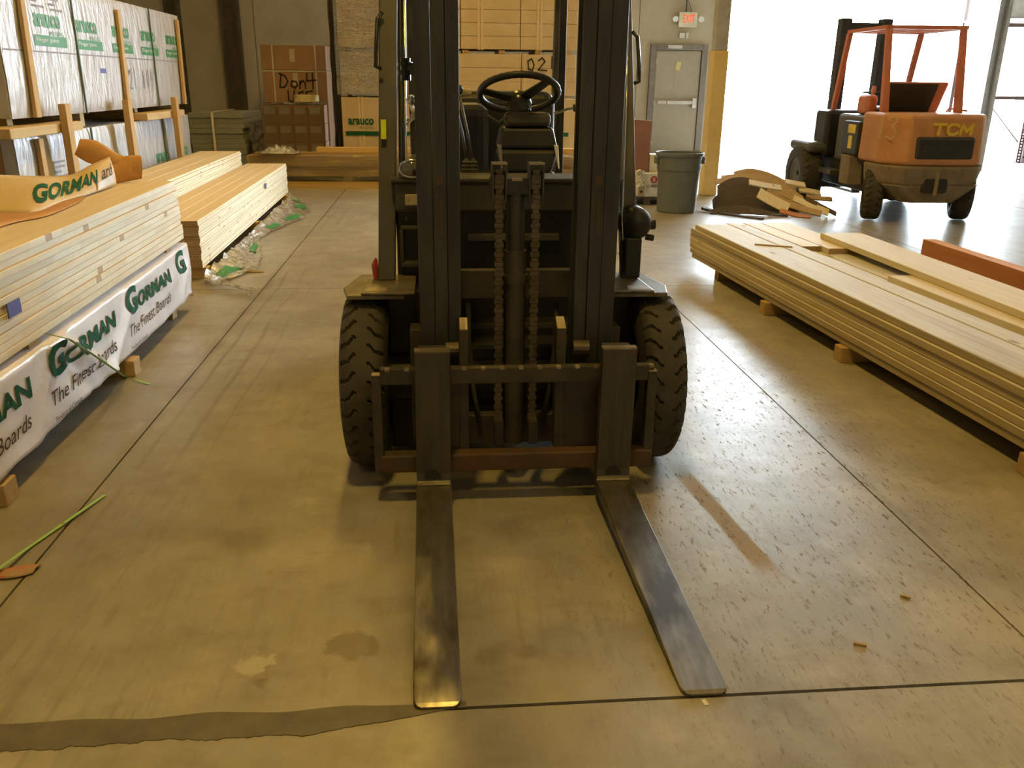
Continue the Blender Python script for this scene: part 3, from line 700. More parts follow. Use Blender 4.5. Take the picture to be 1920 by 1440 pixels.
MB().box(-.13, .70, 3.62, 4.3, .50, .56).build('floor_plate', 'bodyblack', FK, bev=.005)
# fenders and steps beside the masts
for sg, xo, xi in ((-1, -.375, -.13), (1, .915, .665)):
    def fx(a): return xo+(xi-xo)*a
    pl = [(0.10, 3.20), (1, 3.20), (1, 3.58), (.20, 3.58), (.08, 3.43), (0, 3.33)]
    MB().prism(pl, lambda a, y: (fx(a), y, .712), lambda a, y: (fx(a), y, .730)).build('fender_plate', 'plateworn', FK, bev=.004)
    pl2 = [(.32, 3.19), (1.15, 3.19), (1.15, 3.52), (.40, 3.52)]
    p2 = MB().prism(pl2, lambda a, y: (fx(a), y, .731), lambda a, y: (fx(a), y, .742)).build('step_plate', 'plateworn', FK, bev=.004)
    MB().prism([(.36, 3.21), (.72, 3.21), (.70, 3.27), (.42, 3.28)], lambda a, y: (fx(a), y, .7422), lambda a, y: (fx(a), y, .7432)).build('worn_patch', 'platewornlight', p2)
    MB().box(min(fx(.35), fx(1)), max(fx(.35), fx(1)), 3.5, 3.56, .5, .712).build('fender_panel', 'bodyblack', FK, bev=.004)
# overhead guard
def post(b4, t4, name='guard_post', mt='bodydark'): return MB().hexa(b4, t4).build(name, mt, FK, bev=.006)
gp = post([(-.243, 3.40, .742), (-.176, 3.40, .742), (-.176, 3.47, .742), (-.243, 3.47, .742)], [(-.216, 3.90, 2.10), (-.140, 3.90, 2.10), (-.140, 3.97, 2.10), (-.216, 3.97, 2.10)])
gr = post([(.752, 3.40, .742), (.816, 3.40, .742), (.816, 3.47, .742), (.752, 3.47, .742)], [(.745, 3.90, 2.10), (.815, 3.90, 2.10), (.815, 3.97, 2.10), (.745, 3.97, 2.10)])
for xa in (-.15, .66):
    post([(xa, 5.1, 1.1), (xa+.06, 5.1, 1.1), (xa+.06, 5.17, 1.1), (xa, 5.17, 1.1)], [(xa, 5.0, 2.10), (xa+.06, 5.0, 2.10), (xa+.06, 5.07, 2.10), (xa, 5.07, 2.10)])
gf = MB().box(-.216, .815, 3.88, 3.97, 2.10, 2.16).box(-.216, .815, 5.0, 5.09, 2.10, 2.16).box(-.216, -.15, 3.97, 5.0, 2.10, 2.16).box(.75, .815, 3.97, 5.0, 2.10, 2.16).build('guard_frame', 'bodydark', FK, bev=.006)
for k in range(6):
    y = 4.1+k*.15; MB().box(-.15, .75, y, y+.03, 2.11, 2.15).build('guard_bar', 'bodydark', gf)
MB().hexa([(.572, 4.18, .97), (.602, 4.18, .97), (.602, 4.22, .97), (.572, 4.22, .97)], [(.570, 4.18, 2.1), (.602, 4.18, 2.1), (.602, 4.22, 2.1), (.570, 4.22, 2.1)]).build('guard_strut', 'bodyblack', FK, bev=.003)
MB().tube([(-.130, 3.52, .96), (-.128, 3.62, 1.2), (-.124, 3.86, 1.8), (-.124, 3.93, 2.1)], .0075, 8).build('guard_pipe', 'chrome', FK, smooth=True)
MB().tube([(-.148, 3.53, .96), (-.145, 3.63, 1.2), (-.140, 3.87, 1.8), (-.136, 3.95, 2.1)], .011, 8).build('guard_cable', 'bodyblack', FK, smooth=True)
MB().tube([(-.213, 3.66, 1.545), (-.236, 3.66, 1.55), (-.233, 3.68, 1.62), (-.228, 3.74, 1.73), (-.208, 3.75, 1.757)], .0085, 8).build('grab_handle', 'handle', gp, smooth=True)
MB().tube([(.812, 3.66, 1.50), (.832, 3.66, 1.505), (.834, 3.68, 1.57), (.832, 3.73, 1.68), (.812, 3.74, 1.70)], .0085, 8).build('grab_handle', 'handle', gr, smooth=True)
MB().obox((-.214, 3.655, 1.315), (.006, .03, .078)).obox((-.2105, 3.588, 1.315), (.021, .004, .078), (-20, 0, 0)).build('inspection_sticker', 'neon', gp)
MB().tube([(.742, 3.395, .90), (.742, 3.43, 1.0), (.77, 3.60, 1.45), (.79, 3.74, 1.8)], .004, 6).build('guard_cable', 'chrome', gr, smooth=True)
MB().tube([(-.252, 3.42, .745), (-.256, 3.42, .80), (-.250, 3.42, .83)], [.012, .014, .004], 8).build('side_marker', 'redlens', gp)
# work lamp bracket on the right post
wl = MB().lathe([(.001, 3.39), (.050, 3.40), (.066, 3.43), (.066, 3.52), (.03, 3.55)], (.800, 0, .962), 'y', 22).build('work_lamp', 'bodyblack', FK, smooth=True)
MB().cyl((.855, 3.45, .955), (.885, 3.45, .955), .020, 10).cyl((.850, 3.45, .905), (.882, 3.45, .900), .013, 10).build('lamp_knob', 'handle', wl)
MB().box(.755, .825, 3.40, 3.5, .742, .91).build('lamp_bracket', 'bodyblack', FK, bev=.01)
MB().cyl((-.105, 3.26, 1.50), (-.105, 3.26, 1.575), .018, 12).cyl((-.107, 3.26, 1.52), (-.107, 3.26, 1.535), .027, 12).cyl((-.107, 3.26, 1.55), (-.107, 3.26, 1.562), .027, 12).box(-.10, -.06, 3.24, 3.28, 1.52, 1.56).build('hose_clamp_knob', 'handle', FK)
MB().lathe([(.001, -.02), (.012, -.012), (.015, 0), (.012, .014), (.001, .02)], (-.088, 3.26, 1.435), 'z', 12).build('hose_clamp_ball', 'chrome', FK, smooth=True)
# levers
for (xb, xt, y) in ((.150, .098, 3.75), (.128, .072, 3.78)):
    lv = MB().tube([(xb, y, 1.19), (xb-.02, y+.01, 1.3), (xt, y+.02, 1.45)], .006, 8).build('control_lever', 'bodydark', FK, smooth=True)
    MB().lathe([(.001, -.022), (.014, -.012), (.017, .004), (.012, .018), (.001, .022)], (xt, y+.02, 1.465), 'z', 14).build('lever_knob', 'handle', lv, smooth=True)
for xc in (.125, .155):
    MB().lathe([(.022, 1.135), (.024, 1.145), (.019, 1.15), (.022, 1.16), (.017, 1.165), (.019, 1.176), (.012, 1.18), (.006, 1.192)], (xc, 3.75, 0), 'z', 14).build('lever_boot', 'rubberblack', FK)
# steering column and wheel
col = MB().hexa([(.290, 3.84, 1.12), (.505, 3.84, 1.12), (.505, 3.97, 1.12), (.290, 3.97, 1.12)], [(.262, 3.86, 1.22), (.534, 3.86, 1.22), (.534, 4.0, 1.22), (.262, 4.0, 1.22)])
col.hexa([(.262, 3.86, 1.22), (.534, 3.86, 1.22), (.534, 4.0, 1.22), (.262, 4.0, 1.22)], [(.285, 3.88, 1.315), (.512, 3.88, 1.315), (.512, 4.02, 1.315), (.285, 4.02, 1.315)])
sc_ = col.build('steering_shroud', 'bodyblack', FK, bev=.018, seg=3)
for xa, xb in ((.263, .283), (.513, .533)):
    MB().hexa([(xa+.02, 3.835, 1.14), (xb+.006, 3.835, 1.14), (xb+.006, 3.85, 1.14), (xa+.02, 3.85, 1.14)], [(xa, 3.853, 1.24), (xb, 3.853, 1.24), (xb, 3.87, 1.24), (xa, 3.87, 1.24)]).build('shroud_highlight', 'inkgrey' if xa < .4 else 'whitemetal', sc_, bev=.003)  # grey and pale strips stand for highlights on the shroud sides
MB().box(.300, .500, 3.87, 3.99, 1.315, 1.375).build('column_top', 'bodydark', sc_, bev=.02, seg=3)
MB().tube([(.52, 3.93, 1.37), (.58, 3.92, 1.39), (.625, 3.92, 1.395)], .006, 8).build('turn_lever', 'chrome', sc_)
MB().cyl((.605, 3.92, 1.393), (.635, 3.92, 1.397), .016, 10).build('lever_tip', 'handle', sc_)
MB().tube([(.31, 3.88, 1.36), (.27, 3.86, 1.33), (.22, 3.85, 1.36)], .008, 8).build('wiring', 'rubberblack', sc_)
WC = Vector((.366, 3.96, 1.452)); WA = R(27)
WU = Vector((1, 0, 0)); WV = Vector((0, -math.cos(WA), math.sin(WA))); WN = WU.cross(WV)
def torus(Rm, r, n=72, k=12, grips=True):
    b = MB(); vs = []; fs = []
    for i in range(n):
        a = 2*math.pi*i/n; e = WU*math.cos(a)+WV*math.sin(a)
        rg = r*(1-.08*(i % 2)) if grips else r
        for j in range(k):
            c = 2*math.pi*j/k; vs.append(WC+e*(Rm+rg*math.cos(c))+WN*(rg*math.sin(c)))
    for i in range(n):
        for j in range(k): fs.append((i*k+j, ((i+1) % n)*k+j, ((i+1) % n)*k+(j+1) % k, i*k+(j+1) % k))
    return b.add(vs, fs)
sw = torus(.172, .0155).build('steering_wheel', 'bodyblack', FK, smooth=True)
for an in (48, 168, 288):
    e = WU*math.cos(R(an))+WV*math.sin(R(an)); f = WN.cross(e)
    hub = WC+WN*(.0)-Vector((0, 0, .02))
    MB().hexa([hub-f*.03+e*.03, hub+f*.03+e*.03, WC+f*.02+e*.17, WC-f*.02+e*.17], [p+WN*.012 for p in (hub-f*.03+e*.03, hub+f*.03+e*.03, WC+f*.02+e*.17, WC-f*.02+e*.17)]).build('spoke', 'bodyblack', sw, bev=.004)
MB().lathe([(.055, -.05), (.058, -.02), (.048, .012), (.028, .028), (.001, .034)], (WC.x, WC.y, WC.z-.02), 'z', 24).build('hub', 'handle', sw, smooth=True)
# seat
st = MB().box(.02, .62, 4.62, 4.78, 1.02, 1.455).build('seat_back', 'vinyl', FK, bev=.06, seg=4)
MB().box(.05, .60, 4.30, 4.72, .97, 1.08).build('seat_cushion', 'vinyl', FK, bev=.04, seg=4)
MB().tube([(.02, 4.55, 1.36), (.06, 4.52, 1.415), (.13, 4.50, 1.445), (.17, 4.52, 1.45)], .02, 8).build('seat_piping', 'tape', FK, smooth=True)
MB().box(.0, .26, 4.35, 4.6, 1.0, 1.40).build('side_console', 'bodyblack', FK, bev=.06, seg=3)

gl = MB()
gl.grid(lambda u, v: (-.118+.028*math.sin(v*3)+.018*(u-.5)+.012*fnoise(u*3, v*5), 3.60+.02*math.cos(v*6+u*3), 1.435-.105*v+.008*fnoise(u*5, v*4, 3)), 8, 16)
gl.build('plastic_bag_scrap', 'glove', smooth=True, solid=.002, label='scrap of white plastic film snagged on the forklift guard pipe', cat='plastic scrap')

# ================================================================== LEFT LUMBER
ORD = 'one two three four five six seven eight nine ten eleven twelve thirteen fourteen fifteen sixteen seventeen eighteen nineteen twenty twenty-one twenty-two twenty-three twenty-four twenty-five twenty-six twenty-seven'.split()
COLN = ('aisle-side', 'second', 'third', 'fourth')
def rotp(o, a, x, y, z): return Vector((o[0]+x*math.cos(a)-y*math.sin(a), o[1]+x*math.sin(a)+y*math.cos(a), z))
# ---- printed wrapper over the lower bundle
A0 = (-1.700, 5.89); AA = R(1.38); ALEN = 4.88
wr = thing('wrapped_lumber_bundle', 'lumber bundle wrapped in white plastic with dark green capital lettering', 'lumber bundle', (A0[0], A0[1], 0), AA, org=(0, 0, 0))
def hem(y): return .108+.014*fnoise(y*2.1, 4)+.007*fnoise(y*7, 1)
def wx(y, z):
    d = .010*fnoise(y*2.2, z*5, 2)+.006*fnoise(y*6, z*9, 7)
    for (ya, za, yb, zb, s, wd) in ((-2.27, .46, -1.66, .10, .022, .03), (-2.27, .46, -1.95, .10, -.012, .03), (-2.27, .46, -2.6, .10, .012, .05), (-1.66, .10, -1.3, .34, .012, .04), (-.1, .3, -.3, .12, .010, .05)):
        t = ((y-ya)*(yb-ya)+(z-za)*(zb-za))/((yb-ya)**2+(zb-za)**2); t = min(1, max(0, t))
        dd = math.hypot(y-ya-(yb-ya)*t, z-za-(zb-za)*t); d += s*math.exp(-(dd/wd)**2)*(1 if s > 0 else .8)
    return .016+d+.02*max(0, .2-z)
b = MB()
def wface(u, v):
    y = -ALEN+u*ALEN
    if v < .7:
        z = hem(y)+(.452-hem(y))*v/.7; return (wx(y, z), y, z)
    t = (v-.7)/.3; return (.012-1.12*t, y, .4575+.003*fnoise(y*3, t*6))
b.grid(wface, 240, 30)
wsheet = b.build('wrapper', 'gorman', wr, smooth=True, solid=.002)
b = MB().box(-1.13, -.012, -ALEN+.02, -.015, .092, .450).build('lumber_core', 'paneltop', wr)
MB().grid(lambda u, v: (.016-.62*u+.01*fnoise(u*8, v*6), -.004+.006*fnoise(u*6, v*5), .09+.36*v), 30, 10).build('wrapper_end', 'gorman', wr, smooth=True, solid=.002)
def on_wrap(y0, z0, lift=.0055):
    return lambda u, v: Vector((wx(y0+u, z0+v)+lift, y0+u, z0+v))
for k in range(-3, 3):
    ys = 3.50+1.03*k-5.89+.0
    if ys+.9 < -ALEN: continue
    full = ys+.88 < -.02
    write('G', on_wrap(ys, .295), 'letter', 'darkgreen', wsheet, w=.19, h=.150, bold=.04, cuts=3)
    if full:
        write('ORMAN', on_wrap(ys+.205, .300), 'lettering', 'darkgreen', wsheet, w=.655, h=.088, bold=.035, cuts=3)
        write('The Finest Boards', on_wrap(ys, .190), 'tag_line', 'brownprint', wsheet, w=.82, h=.062, bold=.004, cuts=2, shear=.25)
        write('Product of Canada', on_wrap(ys, .118), 'small_print', 'brownprint', wsheet, w=.27, h=.024, bold=.0, cuts=1)
for (yw, ext) in ((-2.88, .03), (-1.40, .05), (-.25, -.05), (-4.4, .02)):
    p = rotp(A0, AA, 0, yw, 0)
    MB().box(p.x-1.1, p.x+ext, p.y-.05, p.y+.05, 0, .088).build('dunnage_block', 'dunnage', bev=.004, label='short timber block under the white wrapped lumber bundle', cat='timber block', group='dunnage under the wrapped bundle')
# ---- raw panels on top of it
for yw in (-.35, -2.4, -4.4):
    p = rotp(A0, AA, -.01, yw, 0)
    MB().box(p.x-1.08, p.x, p.y-.045, p.y+.045, .4635, .4895).build('sticker_strip', 'dunnage', label='flat wooden strip between wrapped bundle and bare panel stack', cat='wood strip', group='strips under the panel stack')
TA = .0316
meA = board_mesh('edge_glued_panel', .553, ALEN, TA-.0012, 'panel', 'paneltop')
for i in range(12):
    for c in range(2):
        if c == 0: jx = random.uniform(-.005, .004) - (.010 if i in (10,) else 0) + (.010 if i in (0, 1, 2) else 0)
        jy = random.uniform(-.025, .012) - (.02 if i > 9 else 0)
        p = rotp(A0, AA, -.2765-.557*c+jx-.004, -ALEN/2+jy, .490+i*TA)
        place('edge_glued_panel', meA, p, AA, f'pale edge-glued panel, layer {ORD[i]} up, {COLN[c]} column, on the white wrapped bundle', 'board', 'panels on the wrapped bundle')
pp = rotp(A0, AA, .012, -2.553, .633)
MB().box(pp.x-.001, pp.x+.003, pp.y-.06, pp.y+.045, .633, .69).build('blue_tag', 'bluetag', label='blue paper tag stapled to the edge of the panel stack', cat='tag')
# ---- turned back wrapper paper on the panels
ps = thing('wrapper_paper', 'loose tan wrapper paper with orange lining curled on the panel stack', 'wrapping paper', (-2.15, 5.0, .872))
zt = .872
def curve_sheet(lower, upper, nu=40, nv=8, bulge=.03):
    def ev(c, u):
        k = u*(len(c)-1); i = min(int(k), len(c)-2); f = k-i
        P = [c[max(i-1, 0)], c[i], c[i+1], c[min(i+2, len(c)-1)]]
        return .5*((2*P[1])+(P[2]-P[0])*f+(2*P[0]-5*P[1]+4*P[2]-P[3])*f*f+(-P[0]+3*P[1]-3*P[2]+P[3])*f**3)
    def fn(u, v):
        a = ev(lower, u); c = ev(upper, u); p = a.lerp(c, v)
        n = Vector((.5, -.8, .3)); return p+n*(bulge*math.sin(math.pi*v)+.006*fnoise(u*9, v*5))
    return fn
lo = [pz(-260, 470, zt+.004), pz(-60, 405, zt+.004), pz(60, 398, zt+.004), pz(120, 378, zt+.004), pz(175, 362, zt+.005), pz(218, 346, zt+.006)]
up = [py(-260, 345, 4.7), py(-60, 328, 4.85), py(60, 330, 5.0), py(130, 328, 5.3), py(175, 307, 5.5), py(205, 294, 5.65)]
f1 = curve_sheet(lo, up)
sh = MB().grid(f1, 60, 10).build('printed_sheet', ['flap'], ps, smooth=True, solid=.002)
def on_flap(u0, v0, su, sv):
    def fn(a, c):
        a = min(1, max(0, a))
        u = u0+a*su; v = v0+c*sv; p = f1(u, v); q = f1(u+.01, v); r = f1(u, v+.02); n = (q-p).cross(r-p).normalized()
        if n.y > 0: n = -n
        return p+Vector((.35, -.9, .3))*.014
    return fn
write('GORM', on_flap(.40, .18, .30, .55), 'lettering', 'darkgreen', sh, w=1, h=1, bold=.04, cuts=2)
write('AN', on_flap(.70, .25, .13, .45), 'lettering', 'darkgreen', sh, w=1, h=1, bold=.04, cuts=2)
write('ard', on_flap(.865, .30, .11, .45), 'tag_line', 'brownprint', sh, w=1, h=1, bold=.01, cuts=1, shear=.2)
MB().grid(lambda u, v: f1(.83+.13*u, .02+.22*v)+Vector((.008, -.014, .004+.02*u)), 8, 4).build('shiny_patch', 'silver', sh, smooth=True)
f2 = curve_sheet([py(140, 290, 5.72), py(165, 305, 5.72), py(205, 318, 5.74), py(232, 340, 5.76)], [py(150, 261, 5.78), py(180, 264, 5.80), py(215, 285, 5.82), py(238, 295, 5.82)], bulge=.02)
MB().grid(f2, 30, 8).build('curled_flap', 'flapin', ps, smooth=True, solid=.002)
f3 = curve_sheet([py(214, 345, 5.66), py(240, 340, 5.72), py(266, 335, 5.78)], [py(208, 302, 5.78), py(240, 292, 5.82), py(265, 292, 5.83)], bulge=.02)
MB().grid(f3, 20, 8).build('curled_flap', 'flapin', ps, smooth=True, solid=.002)
f4 = curve_sheet([pz(-260, 520, zt+.002), pz(0, 425, zt+.002), pz(90, 404, zt+.002), pz(150, 378, zt+.002)], [pz(-260, 440, zt+.008), pz(0, 385, zt+.008), pz(90, 380, zt+.008), pz(160, 366, zt+.008)], bulge=.0)
MB().grid(f4, 30, 4).build('lining_strip', 'flapin', ps, smooth=True, solid=.001)

# ---- second and third stacks beyond it
def stack(O, ang, W, Lb, T, z0, nl, ncol, mats, label, group, jit=.006, name='pine_board', jend=.008):
    me = board_mesh(name, W-.0015, Lb, T-.0010, *mats)
    for i in range(nl):
        jx = random.uniform(-jit, jit*.3)
        for c in range(ncol):
            p = rotp(O, ang, -W*(c+.5)+jx, Lb/2+random.uniform(-jend, jend), z0+i*T)
            place(name, me, p, ang, label % (ORD[i], COLN[c]), 'board', group)
B0 = (-1.845, 6.81); BA = R(1.38)
stack(B0, BA, .125, 4.88, .0195, .092, 19, 4, ('panel2', 'paneltop'), 'pale board, layer %s up, %s column, low stack beside the crumpled film', 'boards of the low pale stack')
C0 = (-2.372, 6.75); CA = R(1.38)
stack(C0, CA, .165, 4.75, .0200, .092, 27, 3, ('panel2', 'paneltop'), 'pale board, layer %s up, %s column, taller stack beside the low stack', 'boards of the taller pale stack', jit=.010, jend=.03)
for (O, ang, w_, lab, grp) in ((B0, BA, .5, 'short timber block under the low pale board stack', 'dunnage under the low stack'), (C0, CA, .5, 'short timber block under the taller pale board stack', 'dunnage under the taller stack')):
    for y in (.08, 2.4, 4.6):
        p = rotp(O, ang, 0, y, 0)
        MB().box(p.x-w_, p.x+.03, p.y-.045, p.y+.045, 0, .0905).build('dunnage_block', 'dunnage', bev=.004, label=lab, cat='timber block', group=grp)
p = rotp(B0, BA, .008, 3.1, .36); MB().box(p.x-.001, p.x+.004, p.y-.03, p.y+.05, .345, .405).build('blue_tag', 'bluetag', label='small blue tag on the far end of the low pale stack', cat='tag')
# crumpled clear film along the foot of the stack
ff = thing('plastic_film', 'crumpled clear plastic film with green print along the low board stack', 'plastic film', (-1.7, 8.5, 0))
def ffn(u, v):
    y = 6.62+5.0*u
    xo = -1.86-.024*(y-6.8)
    wd = .10+.30*(.5+.5*math.sin(u*9+1.0))*(1-abs(2*u-1)**4)+.05*fnoise(u*14, 2)
    x = xo+.06+wd*v
    h = .012+.085*(1-v)**2*(.6+.8*abs(fnoise(u*22, v*3)))+.035*abs(fnoise(u*30, v*7, 5))
    return (x, y, h)
MB().grid(ffn, 150, 16).build('sheet', 'filmwhite', ff, smooth=True)
for (u0, u1, v0, v1) in ((.03, .10, .3, .7), (.24, .33, .55, .8), (.50, .56, .4, .8), (.62, .70, .55, .85), (.80, .88, .5, .9), (.93, .97, .4, .9)):
    MB().grid(lambda u, v: Vector(ffn(u0+(u1-u0)*u+.006*fnoise(v*5, u), v0+(v1-v0)*v))+Vector((0, 0, .005)), 8, 4).build('green_print', 'green', ff, smooth=True)
def ffl(u, v):
    a = Vector((-1.80, 6.66, .05)).lerp(Vector((-1.36, 6.30, .012)), u); return a+Vector((.03, .14, 0))*(v-.5)*(1+.4*math.sin(u*7))+Vector((0, 0, .03*abs(fnoise(u*8, v*4))))
MB().grid(ffl, 30, 8).build('loose_tail', 'film', ff, smooth=True)
# ---- floor litter
MB().tube([(-1.675, 7.09, .009), (-1.43, 7.05, .009)], .008, 6).build('wooden_stick', 'bolster', label='thin wooden stick lying on the floor beside the film', cat='stick')
def ribbon(pts, w, name, matn, label, cat, parent=None):
    b = MB(); vs = []; pts = [Vector(p) for p in pts]
    for i, p in enumerate(pts):
        t = (pts[min(i+1, len(pts)-1)]-pts[max(i-1, 0)]).normalized(); n = t.cross(Vector((0, 0, 1)))
        n = n.normalized() if n.length > .05 else Vector((0, 1, 0))
        vs += [p-n*w/2, p+n*w/2]
    b.add(vs, [(2*i, 2*i+1, 2*i+3, 2*i+2) for i in range(len(pts)-1)])
    return b.build(name, matn, parent, label=label, cat=cat, solid=.0012)
ribbon([pz(-40, 1092, .034), pz(5, 1061, .030), pz(60, 1022, .006), pz(117, 983, .007), pz(121, 980, .012), pz(160, 953, .010), pz(197, 928, .004)], .013, 'strapping', 'greenstrap', 'light green plastic strap lying flat on the concrete floor', 'strap')
P1 = [px(85, 625, -1.575), px(130, 636, -1.560), px(170, 662, -1.552), px(208, 688, -1.545), py(237, 708, 4.46), pz(260, 714, .012), pz(281, 720, .004)]
ribbon(P1, .014, 'strapping', 'greenstrap', 'light green plastic strap hanging off the white wrapped bundle', 'strap')
rg = MB()
def ragf(u, v):
    a = pz(-30, 1085).lerp(pz(70, 1070), u); wd = .045*math.sin(math.pi*min(1, .25+.75*(1-u)))
    return Vector((a.x, a.y, 0))+Vector((.1, 1, 0))*(v-.5)*wd*1.6+Vector((0, 0, .006+.014*math.sin(math.pi*v)*(1-.5*u)+.003*fnoise(u*12, v*7)))
rg.grid(ragf, 24, 8); rg.build('red_rag', 'redtag', smooth=True, solid=.004, label='muddy red scrap lying under the end of the green strap', cat='rag')
for (q, r_, s_, lab) in ((pz(1612, 1210), 25, (.034, .010, .007), 'small wood chip lying alone near the front floor joint'), (pz(1697, 1120), 35, (.03, .008, .006), 'thin dark wood splinter lying beside the long floor joint'), ):
    MB().obox((q.x, q.y, s_[2]/2+.0005), s_, (0, 0, -r_)).build('wood_chip', 'dunnage', bev=.001, label=lab, cat='wood chip')
q = pz(1322, 1318); MB().obox((q.x, q.y, .0015), (.012, .022, .0015), (0, 0, 10)).build('paper_scrap', 'whitecard', label='tiny white paper scrap at the tip of a black forklift fork', cat='paper')

# ================================================================== WHITE PACKS (far left)
def pack(z0, z1, y0, y1, label):
    s = thing('white_plastic_pack', label, 'lumber pack', (-3.8, (y0+y1)/2, z0))
    def f(u, v):
        y = y0+(y1-y0)*u; z = z0+(z1-z0)*v
        bul = .02*math.sin(math.pi*u)**.3*math.sin(math.pi*v)**.3
        return (-3.22+bul+.008*fnoise(y*2.6+z*2, z*3), y, z)
    w_ = MB().grid(f, 90, 24).build('wrapper', 'whitewrap', s, smooth=True)
    MB().box(-4.4, -3.225, y0, y1, z0, z1).build('pack_body', 'whitewrap', s, bev=.015)
    MB().box(-4.35, -3.32, y0-.008, y0+.001, z0+.03, z1-.03).build('end_shade_panel', 'card2', s)  # brown panel colours in the shade on the wrapped near end
    return s, w_, (lambda ya, za, l=.004: (lambda u, v: Vector((f((ya+u-y0)/(y1-y0), (za+v-z0)/(z1-z0))[0]+l, ya+u, za+v))))
up_, uw, uf = pack(1.19, 2.235, 7.12, 11.98, 'upper white plastic lumber pack with green print and wooden uprights')
lo_, lw, lf = pack(.12, 1.055, 7.06, 11.95, 'lower white plastic lumber pack under the bolsters, partly behind panels')
def brandblock(y, z, f, pr, cut=None, flip=False):
    wd = .50
    if cut: write('arau', f(y, z+.145), 'lettering', 'green', pr, w=.34, h=.105, bold=.035, cuts=1)
    else: write('arauco', f(y, z+.145), 'lettering', 'green', pr, w=wd, h=.105, bold=.035, cuts=1)
    if not cut: write('MOULDING', f(y+.27, z+.088), 'lettering', 'green', pr, w=.27, h=.035, bold=.006, cuts=1)
    bw = .62 if not cut else .46
    bn = MB().grid(lambda u, v: f(y-.04, z)(u*bw, v*.085), 6, 2).build('print_band', 'green', pr)
    write('Finger Joint', f(y, z+.025, .0055), 'band_lettering', 'whitecard', pr, w=.42 if not cut else .36, h=.042, cuts=1)
for k, y in enumerate((7.72, 8.58, 9.47, 10.36, 11.28)):
    brandblock(y, 1.735, uf, uw)
for y in (9.15, 10.38, 11.22): brandblock(y, .43, lf, lw)
brandblock(7.60, .36, lf, lw)
for (y, z, f, pr) in ((7.70, 2.06, uf, uw), (8.05, 2.05, uf, uw), (7.65, .72, lf, lw)):
    for k in range(4): MB().grid(lambda u, v: f(y+(.03*(k % 2)), z+.09-.04*k)(u*(.24-.05*(k % 3)), v*.018), 3, 1).build('small_print', 'inkgrey', pr)
MB().grid(lambda u, v: uf(7.14, 1.685)(u*4.8, v*.012), 40, 1).build('film_seam', 'inkgrey', uw)
DIG = {'2': [(0, .8), (.25, 1), (.5, .8), (.45, .5), (0, .05), (.55, 0)], '1': [(.2, 1), (.2, 0)], '.': [(.1, .05), (.14, 0)], '8': [(.5, .85), (.25, 1), (.02, .8), (.45, .35), (.3, 0), (.05, .15), (.1, .4), (.5, .85)], '0': [(.3, 1), (.05, .7), (.1, .2), (.35, 0), (.5, .4), (.45, .8), (.3, 1)], '4': [(.1, 1), (.05, .45), (.55, .5), (.45, .9), (.4, 0)], 'X': [(0, 1), (.5, 0), (.25, .5), (0, 0), (.5, 1)]}
ln = []
for k, ch in enumerate('21.804'):
    ln.append([(.14*k*1.02+u*.13, v*.16) for u, v in DIG[ch]])
strokes(ln, lambda u, v: uf(9.82, 1.39, .005)(u, v*1.15), .016, 'handwriting', 'inkgrey', uw)
MB().grid(lambda u, v: uf(9.02, 1.535)(u*.15, v*.045), 3, 2).build('blue_sticker', 'bluetag', uw)
for (s, w0, zs, ys) in ((up_, uw, (1.18, 2.24), (8.52, 10.72)), (lo_, lw, (.11, 1.06), (8.55, 10.75))):
    for y in ys: MB().box(-3.20, -3.185, y-.008, y+.008, zs[0], zs[1]).build('strap', 'strap', s)
for (y, zz) in ((7.46, 2.12), (9.62, 2.14), (11.74, 2.18)):
    MB().hexa([(-3.195, y-.05, 1.19), (-3.165, y-.05, 1.19), (-3.165, y+.04, 1.19), (-3.195, y+.04, 1.19)], [(-3.195, y+.0, zz), (-3.165, y+.0, zz), (-3.165, y+.08, zz), (-3.195, y+.08, zz)]).build('upright_strip', 'stickwood', up_, bev=.003)
for y in (7.40, 9.56): MB().box(-3.195, -3.16, y-.04, y+.04, .12, 1.03).build('upright_strip', 'stickwood', lo_, bev=.003)
for y, lb in ((7.72, 'tall bare wooden stake against the white packs, right behind the curled paper'), (9.25, 'middle one of the three tall stakes against the white packs'), (10.90, 'tall bare wooden stake against the white packs, nearest the grey boards')):
    MB().box(-3.10, -3.04, y-.055, y+.055, 0, 1.288).build('stake', 'stickwood', bev=.004, label=lb, cat='stake', group='stakes by the white packs')
for (ya, yb) in ((6.78, 8.15), (9.95, 11.4)):
    MB().box(-3.325, -3.105, ya, yb, 1.0605, 1.135).build('bolster', 'bolster', bev=.006, label='pale timber bolster lying along the front between white packs', cat='timber', group='front bolsters between the packs')
for y in (7.3, 8.75, 10.3, 11.7):
    MB().box(-4.35, -3.33, y-.05, y+.05, 1.0585, 1.187).build('cross_bolster', 'bolster', bev=.006, label='timber crosspiece separating the upper and lower white packs', cat='timber', group='crosspieces between the packs')
    MB().box(-4.35, -3.25, y-.05, y+.05, 0, .118).build('dunnage_block', 'dunnage', bev=.004, label='timber block under the lower white pack', cat='timber block', group='dunnage under the white packs')

